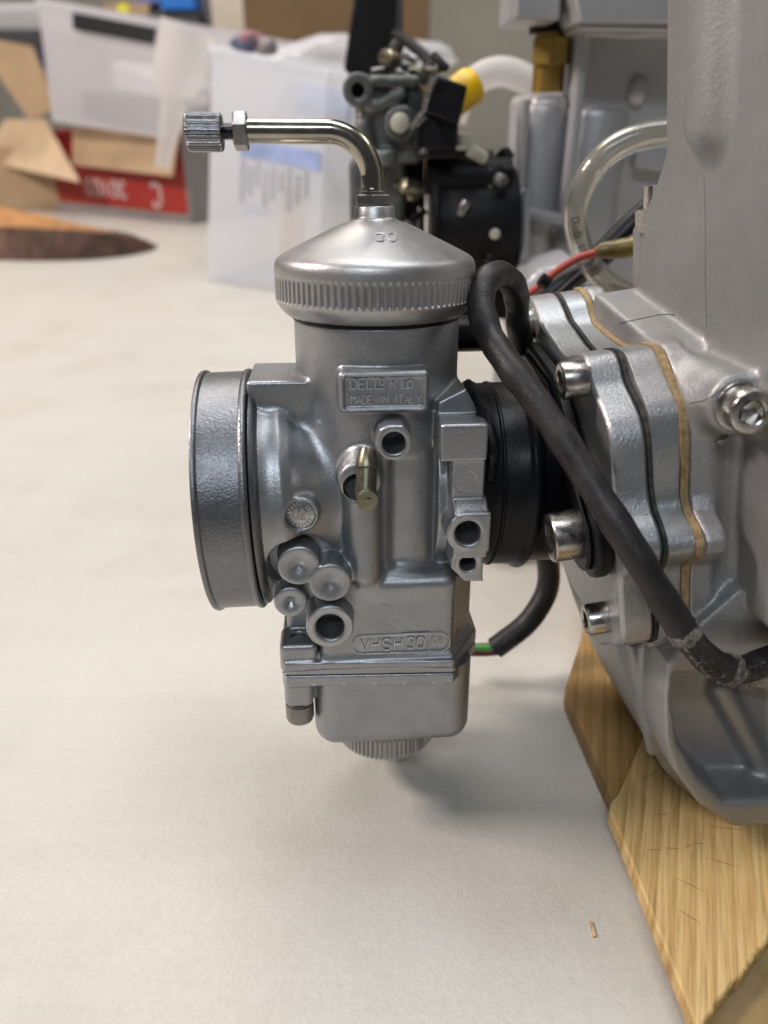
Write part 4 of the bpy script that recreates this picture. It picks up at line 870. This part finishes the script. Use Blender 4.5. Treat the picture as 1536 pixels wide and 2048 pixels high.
x_ = MB(); x_.cyl(qa(990, 468, 404), qa(990, 468, 412), 2.6, n=20, bev=0.6); part('ivory_peg', x_, 'ivory', sc2, W); x_ = MB(); x_.cyl(qa(940, 300, 420), qa(968, 316, 424), 3.2, n=16); part('ivory_peg', x_, 'ivory', sc2, W); x_ = MB(); x_.cyl(qa(924, 268, 425), qa(924, 290, 425), 4.6, n=16); part('ivory_peg', x_, 'ivory', sc2, W)
for a, b, r_ in (((826, 400, 432), (826, 372, 432), 3.6), ((980, 335, 424), (980, 380, 424), 2.2), ((810, 130, 455), (810, 165, 455), 6), ((835, 140, 450), (850, 170, 450), 4)):
    x_ = MB(); x_.cyl(qa(*a), qa(*b), r_, n=16, bev=0.5); part('small_screw', x_, 'brass', sc2, W)
x_ = MB(); x_.tube([qa(780, 148, 450), qa(820, 140, 450), qa(880, 140, 450)], 1.6, 8); part('cross_rod', x_, 'brass', sc2, W)
x_ = MB(); wbox(x_, 860, 300 + 60, 872, 640, 430, 8); part('pink_grey_strip', x_, 'grey_card', sc2, W)
rc = np.random.default_rng(11)
for i in range(26):
    px, py, y_ = rc.uniform(812, 1015), rc.uniform(300, 560), rc.uniform(412, 436); p = qa(px, py, y_); L = rc.uniform(3, 12); d_ = norm(rc.normal(size=3)); x_ = MB()
    if i % 3: x_.cyl(p, p + d_ * L, rc.uniform(1.2, 4.0), n=12, bev=0.3)
    else: x_.box(p, (L, rc.uniform(2, 7), rc.uniform(2, 9)), Rz(rc.uniform(0, 180)) @ Rx(rc.uniform(0, 180)))
    part('small_fitting', x_, ('far_black', 'far_cast', 'brass', 'far_black', 'far_cast', 'dark_steel')[i % 6], sc2, W, bevel=0.4)
for i in range(12):
    px, py, y_ = rc.uniform(765, 905), rc.uniform(112, 170), rc.uniform(440, 470); p = qa(px, py, y_); L = rc.uniform(3, 12); d_ = norm(rc.normal(size=3) * v3(1, 1, .5)); x_ = MB(); x_.cyl(p, p + d_ * L, rc.uniform(1.5, 4.0), n=12, bev=0.3)
    part('small_fitting', x_, ('far_black', 'brass', 'dark_steel')[i % 3], sc2, W)
# clutter seen through the gap beside the boot
x_ = MB(); x_.lathe([(0, 0), (13, 0), (15, 22), (13, 30), (0, 31)], v3(62, 335, 0) , (0, 0, 1), 32); single('ivory_pot', x_, 'ivory', W, 'blurred ivory pot seen in the gap between the cap and the boot', 'pot', (62, 335, 0))
x_ = MB(); x_.box((48, 380, 20), (34, 26, 40)); single('orange_carton', x_, 'card', W, 'small blurred orange-brown carton seen in the gap beside the boot', 'carton', (48, 380, 0), bevel=1)

# black upright post and its cables
pst = thing('black_post', 'tall black post standing in front of the brown board', 'post', W.at(745, 400, 1, 700) * v3(1, 1, 0), W)
x_ = MB(); A_, B_ = W.at(687, 140, 1, 700), W.at(794, 140, 1, 700); C_, D_ = W.at(712, -40, 1, 700), W.at(800, -40, 1, 700); t_ = v3(0, 30, 0); G0, G1 = v3(-12, 700, 0), v3(4, 700, 0); m0 = W.at(735, 175, 1, 700); m1 = W.at(790, 175, 1, 700); m0[0] = max(m0[0], -14); x_.hexa([A_, B_, B_ + t_, A_ + t_, C_, D_, D_ + t_, C_ + t_]); x_.hexa([G0, G1, G1 + t_, G0 + t_, m0, m1, m1 + t_, m0 + t_]); x_.hexa([m0, m1, m1 + t_, m0 + t_, A_, B_, B_ + t_, A_ + t_]); part('post_body', x_, 'far_black', pst, W, bevel=2)
x_ = MB(); wbox(x_, 790, -40, 806, 130, 700, 16); part('grey_edge', x_, 'dark', pst, W)
x_ = MB(); x_.tube(smooth_path([W.at(790, 70, 1, 680), W.at(830, 95, 1, 660), W.at(860, 130, 1, 640), W.at(866, 190, 1, 630)], 6), 4, 10); part('cable', x_, 'far_black', pst, W)

# ================================================================== far left of the table
def table_box(pA, pB, depth, h, mb=None):        # box standing on the table with a measured front bottom edge
    A_, B_ = W.at(*pA, 2, 0), W.at(*pB, 2, 0); d = norm(np.cross(B_ - A_, (0, 0, -1.))) * -depth; u = v3(0, 0, h)
    if d[1] < 0: d = -d
    mb = mb or MB(); mb.hexa([A_, B_, B_ + d, A_ + d, A_ + u, B_ + u, B_ + d + u, A_ + d + u]); return mb, A_, B_, d
YB = 1500
x_, A_, B_, d_ = table_box((62, 412), (380, 448), 260, 150)
rbx = thing('red_box', 'open red cardboard box with white print, flaps folded out, below the milky bin', 'box', A_, W)
x_.v[0][:, :] = x_.v[0]
part('box_walls', x_, 'red_card', rbx, W, bevel=2)
ux = norm(B_ - A_); nrm = norm(-d_); WL = np.linalg.norm(B_ - A_)
hb = lambda u, z, o=0.0: A_ + ux * WL * u + v3(0, 0, z) + nrm * o
x_ = MB(); x_.hexa([hb(0, 0.5, 1), hb(1, 0.5, 1), hb(1, 0.5, 0.2), hb(0, 0.5, 0.2), hb(0, 16, 1), hb(1, 16, 1), hb(1, 16, .2), hb(0, 16, .2)]); part('grey_border', x_, 'grey_card', rbx, W)
x_ = MB(); H0 = 150
x_.hexa([hb(0.42, 92, 26), hb(1.0, 84, 30), hb(1.0, 84, 27), hb(0.42, 92, 23), hb(0.40, H0 + 6, 3), hb(1.0, H0 + 2, 3), hb(1, H0 + 2, 0), hb(0.40, H0 + 6, 0)]); part('front_flap', x_, 'card', rbx, W)
x_ = MB(); x_.hexa([hb(-0.10, 92, 60), hb(0.55, 66, 64), hb(0.55, 66, 61), hb(-0.10, 92, 57), hb(-0.06, H0 + 20, 3), hb(0.22, H0 + 22, 3), hb(0.22, H0 + 22, 0), hb(-0.06, H0 + 20, 0)]); part('bent_flap', x_, 'card_light', rbx, W, label='pale crumpled flap folded outward')
x_ = MB(); x_.hexa([hb(1.0, 0, 0) + nrm * 0, hb(1.0, 0, 0) - nrm * 250, hb(1.01, 0, 0) - nrm * 250, hb(1.01, 0, 0), hb(1.0, H0, 0), hb(1.0, H0, 0) - nrm * 250, hb(1.01, H0, 0) - nrm * 250, hb(1.01, H0, 0)]); part('side_panel', x_, 'grey_card', rbx, W)
tx = MB()
def flip_text(txt, u0, z0, h, r):                # printed upside down as the box stands
    s_ = h / 6; x = u0
    for c_ in txt:
        for pl in GL[c_]: tx.tube([hb(x - p[0] * s_ / WL, z0 - p[1] * s_, 0.6) for p in pl], r, 5)
        x -= 5.6 * s_ / WL
flip_text('C', 0.86, 66, 40, 3.6); part('large_letter', tx, 'white_ink', rbx, W); tx = MB(); flip_text('3010E'.replace('E', '3'), 0.66, 64, 28, 3.0); part('large_lettering', tx, 'white_ink', rbx, W); tx = MB(); flip_text('MONT', 0.37, 76, 12, 1.6); part('small_lettering', tx, 'white_ink', rbx, W)

def tub(name, label, cat, bot, top, m, rim=None, base=None, wall=2.5):
    # bot, top: four corner points each (front-left, front-right, back-right, back-left)
    b = MB(); v = np.array(list(bot) + list(top)); cen = v.mean(0)
    b.add(v, [(3, 2, 1, 0), (0, 1, 5, 4), (1, 2, 6, 5), (2, 3, 7, 6), (3, 0, 4, 7)])
    t = thing(name, label, cat, bot[0] if base is None else base, W)
    o = part('tub', b, m, t, W, angle=30); s_ = o.modifiers.new('wall', 'SOLIDIFY'); s_.thickness = wall * 0.001; s_.offset = -1
    bv = o.modifiers.new('bevel', 'BEVEL'); bv.width = 0.008; bv.segments = 3; bv.limit_method = 'ANGLE'; bv.angle_limit = math.radians(40)
    r = MB(); q = list(top); r.tube([q[0], q[1], q[2], q[3]], 4.5, 8, closed=True); part('rim', r, m, t, W); return t
zb = 152
f0, f1 = W.at(100, 245, 2, zb + 4), W.at(345, 285, 2, zb + 4)
f0 = W.at(104, 243, 1, 1650); f1 = W.at(335, 278, 1, 1500)
t0 = W.at(74, 2, 1, 1620); t1 = W.at(400, 64, 1, 1440)
bk_ = v3(120, 330, 0)
bin1 = tub('milky_bin', 'milky plastic storage bin with a black label strip, standing on the red box', 'storage bin', [f0, f1, f1 + bk_, f0 + bk_], [t0, t1, t1 + bk_ * 1.15, t0 + bk_ * 1.15], 'milky')
def mixpt(u, w, v): return (1 - v) * ((1 - u) * f0 + u * f1) + v * ((1 - u) * t0 + u * t1) + bk_ * w
x_ = MB(); x_.hexa([mixpt(.26, -.03, .83), mixpt(.77, -.03, .83), mixpt(.77, -.015, .83), mixpt(.26, -.015, .83), mixpt(.26, -.03, .965), mixpt(.77, -.03, .965), mixpt(.77, -.015, .965), mixpt(.26, -.015, .965)]); part('black_label', x_, 'label_black', bin1, W)
x_ = MB(); x_.hexa([mixpt(.12, .15, .03), mixpt(.9, .15, .03), mixpt(.9, .8, .03), mixpt(.12, .8, .03), mixpt(.12, .15, .30), mixpt(.9, .15, .26), mixpt(.9, .8, .26), mixpt(.12, .8, .30)]); single('grey_parts', x_, 'dark', W, 'dark grey metal parts lying in the milky bin', 'metal parts', mixpt(.12, .15, .03), bevel=6)
x_ = MB(); x_.hexa([mixpt(.4, .12, .36), mixpt(.9, .12, .34), mixpt(.9, .5, .34), mixpt(.4, .5, .36), mixpt(.4, .12, .62), mixpt(.9, .12, .50), mixpt(.9, .5, .50), mixpt(.4, .5, .62)]); single('white_packet', x_, 'white', W, 'white packet inside the milky bin', 'packet', mixpt(.4, .12, .36), bevel=6)
# funnel
fn_ = thing('white_funnel', 'white plastic funnel hanging with its spout down over the red box', 'funnel', W.at(325, 335, 1, 1180), W)
pt, pm, pb = W.at(362, 130, 1, 1180), W.at(352, 190, 1, 1180), W.at(324, 336, 1, 1180)
x_ = MB(); ax_ = norm(pt - pb); Lf = np.linalg.norm(pt - pb); Lm = np.linalg.norm(pm - pb)
x_.lathe([(9, 0), (9.6, 0.5), (18, Lm * 0.95), (22, Lm), (33, Lm + 22), (35, Lf), (35, Lf + 45), (33, Lf + 46)], pb, ax_, 40, cap=False); part('funnel_cone', x_, 'milky_hose', fn_, W, angle=60)
x_ = MB(); a = W.at(392, 190, 1, 1175); x_.tube(smooth_path([W.at(362, 200, 1, 1170), W.at(395, 203, 1, 1170), W.at(412, 196, 1, 1170)], 4), 5, 10); part('hanging_tab', x_, 'milky_hose', fn_, W)
# clear container
g0 = W.at(413, 562, 2, 0.3); g1 = W.at(637, 598, 2, 0.3)
back = v3(70, 190, 0)
h0 = W.at(424, 100, 1, g0[1] - 8); h1 = W.at(655, 148, 1, g1[1] - 10)
bin2 = tub('clear_container', 'tall clear plastic container with a blue printed label, behind the knurled adjuster', 'container', [g0, g1, g1 + back, g0 + back], [h0, h1, h1 + back * 1.2, h0 + back * 1.2], 'milky_clear')
def m2(u, v, w=-0.012): return (1 - v) * ((1 - u) * g0 + u * g1) + v * ((1 - u) * h0 + u * h1) + back * w
def panel(u0, u1, v0, v1, w, m, name='print_panel'):
    b = MB(); b.hexa([m2(u0, v0, w), m2(u1, v0, w), m2(u1, v0, w + .02), m2(u0, v0, w + .02), m2(u0, v1, w), m2(u1, v1, w), m2(u1, v1, w + .02), m2(u0, v1, w + .02)]); return part(name, b, m, bin2, W)
panel(.30, .97, .60, .68, -0.012, 'blue_label', 'blue_band'); panel(.55, 1.0, .80, .93, .3, 'blue_label', 'blue_band')
x_ = MB()
for i in range(9):
    u = .30 + i * .068; q0, q1 = .40 + .04 * ((i * 7) % 3), .585 - .02 * (i % 2)
    x_.hexa([m2(u, q0), m2(u + .03, q0), m2(u + .03, q0, 0), m2(u, q0, 0), m2(u, q1), m2(u + .03, q1), m2(u + .03, q1, 0), m2(u, q1, 0)])
part('printed_bars', x_, 'bar_ink', bin2, W); panel(.30, .5, .35, .37, .06, 'blue_label', 'blue_line'); panel(.58, .78, .12, .50, .12, 'card_light', 'print_panel')
# bag heaped on top
x_ = MB(); cen = (h0 + h1) / 2 + back * 0.75 + v3(40, 0, 5)
bm_v, bm_f = [], []
def blob(c, rx, ry, rz, seed, amp=0.16, n=28, k=16):
    r_ = np.random.default_rng(seed); ph = r_.random(12) * 6.28; vs = []
    for i in range(k + 1):
        p = math.pi * i / k
        for j in range(n):
            t = 2 * math.pi * j / n; s_ = 1 + amp * (math.sin(3 * t + ph[0] + 2 * p) + math.sin(5 * t + ph[1] - 3 * p) * .6 + math.sin(9 * t + 7 * p + ph[2]) * .4) * math.sin(p)
            vs.append((c[0] + rx * s_ * math.sin(p) * math.cos(t), c[1] + ry * s_ * math.sin(p) * math.sin(t), c[2] + rz * s_ * math.cos(p)))
    fs = [(i * n + j, (i + 1) * n + j, (i + 1) * n + (j + 1) % n, i * n + (j + 1) % n) for i in range(k) for j in range(n)]
    return np.array(vs), fs
x_.add(*blob(cen, 105, 80, 28, 3)); single('plastic_bag', x_, 'bag', W, 'crumpled clear plastic bag heaped on top of the clear container', 'plastic bag', cen - v3(0, 0, 26), angle=80)
for q, (px, py, mt, nm_, lb) in enumerate(((490, 88, 'slate', 'dark_item', 'dark blue item inside the crumpled plastic bag, leftmost'), (500, 80, 'mauve', 'mauve_red_item', 'dull red item inside the crumpled plastic bag'), (530, 92, 'grey_card', 'mauve_item', 'mauve-grey item inside the crumpled plastic bag, rightmost'))):
    c = W.at(px, py, 1, cen[1] - 78); x_ = MB(); x_.add(*blob(c, 14, 10, 9, 20 + q)); single(nm_, x_, mt, W, lb, 'bagged item', c - v3(0, 0, 9), angle=80)
# brown pointed board
a_ = [W.at(px, py, 2, 0.2) for px, py in ((-60, 520), (60, 522), (150, 521), (240, 514), (306, 501))]
tops = [W.at(px, py, 1, p[1] + 4) for (px, py), p in zip(((-60, 452), (60, 458), (150, 462), (240, 474), (304, 498)), a_)]
rr_ = [t + v3(-4, 60 + 20 * i_, 14) for i_, t in enumerate(reversed(tops))][::-1]
rr_ = [W.at(px, py, 1, p[1] + e) for (px, py), p, e in zip(((-60, 405), (60, 425), (150, 447), (230, 466), (303, 497)), a_, (70, 60, 45, 20, 6))]
bb_ = thing('bark_board', 'pointed dark brown board with rough rusty face and orange upper edge', 'board', a_[2], W)
x_ = MB(); n5 = 5
sub = 24
def resamp(L): return smooth_path(L, 8)
RA, RT = resamp(a_), resamp(tops); jit = RNG.random((len(RA), 3)) * v3(0, 3, 2.0); x_.add(np.concatenate([RA, RT + jit, RT + jit + v3(0, 30, 0), RA + v3(0, 30, 0)]), [((k) * len(RA) + i, k * len(RA) + i + 1, ((k + 1) % 4) * len(RA) + i + 1, ((k + 1) % 4) * len(RA) + i) for k in range(4) for i in range(len(RA) - 1)])
part('rough_face', x_, 'bark', bb_, W, angle=60)
RR = resamp(rr_); x_ = MB(); up = v3(0, 0, 0.6); x_.add(np.concatenate([RT + jit + up, RR + up, RR + up - v3(0, 0, 6), RT + up - v3(0, -6, 6)]), [((k) * len(RA) + i, k * len(RA) + i + 1, ((k + 1) % 4) * len(RA) + i + 1, ((k + 1) % 4) * len(RA) + i) for k in range(4) for i in range(len(RA) - 1)])
part('orange_edge', x_, 'bark_top', bb_, W, angle=60)

# things along the wall
def far_box(name, x0, y0, x1, y1, d, t, m, label, cat, floor=False, bevel=3):
    b = MB(); A_, C_ = W.at(x0, y1, 1, d), W.at(x1, y0, 1, d); z0 = 0 if floor else A_[2]
    b.box(((A_[0] + C_[0]) / 2, d + t / 2, (z0 + C_[2]) / 2), (C_[0] - A_[0], t, C_[2] - z0)); return single(name, b, m, W, label, cat, ((A_[0] + C_[0]) / 2, d + t / 2, z0), bevel=bevel)
far_box('brown_board', 502, -80, 862, 240, 1900, 60, 'card_dark', 'large brown board leaning behind the black post', 'board', True)
far_box('cream_post', 438, -80, 503, 200, 2250, 100, 'cream', 'cream painted post left of the brown board', 'post', True)
far_box('wall_strip', 395, -80, 438, 200, 2400, 60, 'grey_card', 'grey-brown upright strip left of the cream post', 'upright', True)
shf = thing('shelf_unit', 'dark shelf unit carrying small boxes at the top left', 'shelf', W.at(300, 300, 1, 2300) * v3(1, 1, 0), W)
x_ = MB(); A_, B_ = W.at(150, 62, 1, 2300), W.at(402, 62, 1, 2300); x_.box(((A_[0] + B_[0]) / 2, 2400, A_[2] - 12), (B_[0] - A_[0], 200, 22)); part('shelf_board', x_, 'dark', shf, W)
for xx in (A_[0], B_[0]): x_ = MB(); x_.box((xx, 2480, (A_[2] - 24) / 2), (24, 24, A_[2] - 24)); part('leg', x_, 'dark', shf, W)
far_box('small_carton', 214, 6, 297, 58, 2320, 120, 'card', 'small cardboard carton with a round yellow sticker on the shelf', 'carton')
x_ = MB(); c = W.at(246, 20, 1, 2316); x_.cyl(c, c + v3(0, 3, 0), 15, n=24); single('yellow_sticker', x_, 'lime', W, 'round yellow sticker on the small cardboard carton', 'sticker', c)
far_box('black_case', 297, 22, 398, 58, 2320, 120, 'dark', 'black case under the bright blue box', 'case')
far_box('blue_box', 322, -60, 384, 20, 2310, 100, 'blue', 'bright blue box on top of the black case', 'box')
far_box('dull_blue_box', 272, -60, 316, 8, 2330, 100, 'blue_dull', 'dull blue box left of the bright blue one', 'box')
far_box('pale_crate', -80, 4, 92, 62, 1750, 200, 'milky', 'pale plastic crate behind the milky bin at the far left', 'crate', bevel=12)
far_box('dark_case', -80, 58, 92, 96, 1740, 200, 'dark', 'long dark grey case under the pale crate', 'case')
x_ = MB(); wquad(x_, [(-60, 70), (62, 92), (112, 215), (60, 242)], 1660, 12); single('cardboard_flap', x_, 'card', W, 'tilted brown cardboard flap left of the milky bin', 'flap', W.at(60, 242, 1, 1660))
far_box('navy_item', 74, 98, 92, 136, 1720, 20, 'navy', 'small navy item behind the cardboard flap', 'item')
x_ = MB(); q4 = [W.at(px, py, 1, 1900) for px, py in ((-80, 180), (20, 200), (52, 300), (40, 330))]; x_, A_, B_, d_ = table_box((-160, 372), (52, 350), 150, 105); single('printed_box', x_, 'grey_print', W, 'grey and white printed box at the far left edge', 'box', A_, bevel=3)
x_ = MB(); x_.box((-760, 1900, 60), (700, 300, 120)); single('back_carton', x_, 'card', W, 'wide cardboard carton supporting things at the back left', 'carton', (-760, 1900, 0), bevel=3)

for o in list(bpy.data.objects):
    if o.type == 'MESH' and o.data.users == 1 and not o.name.startswith('table'): pass
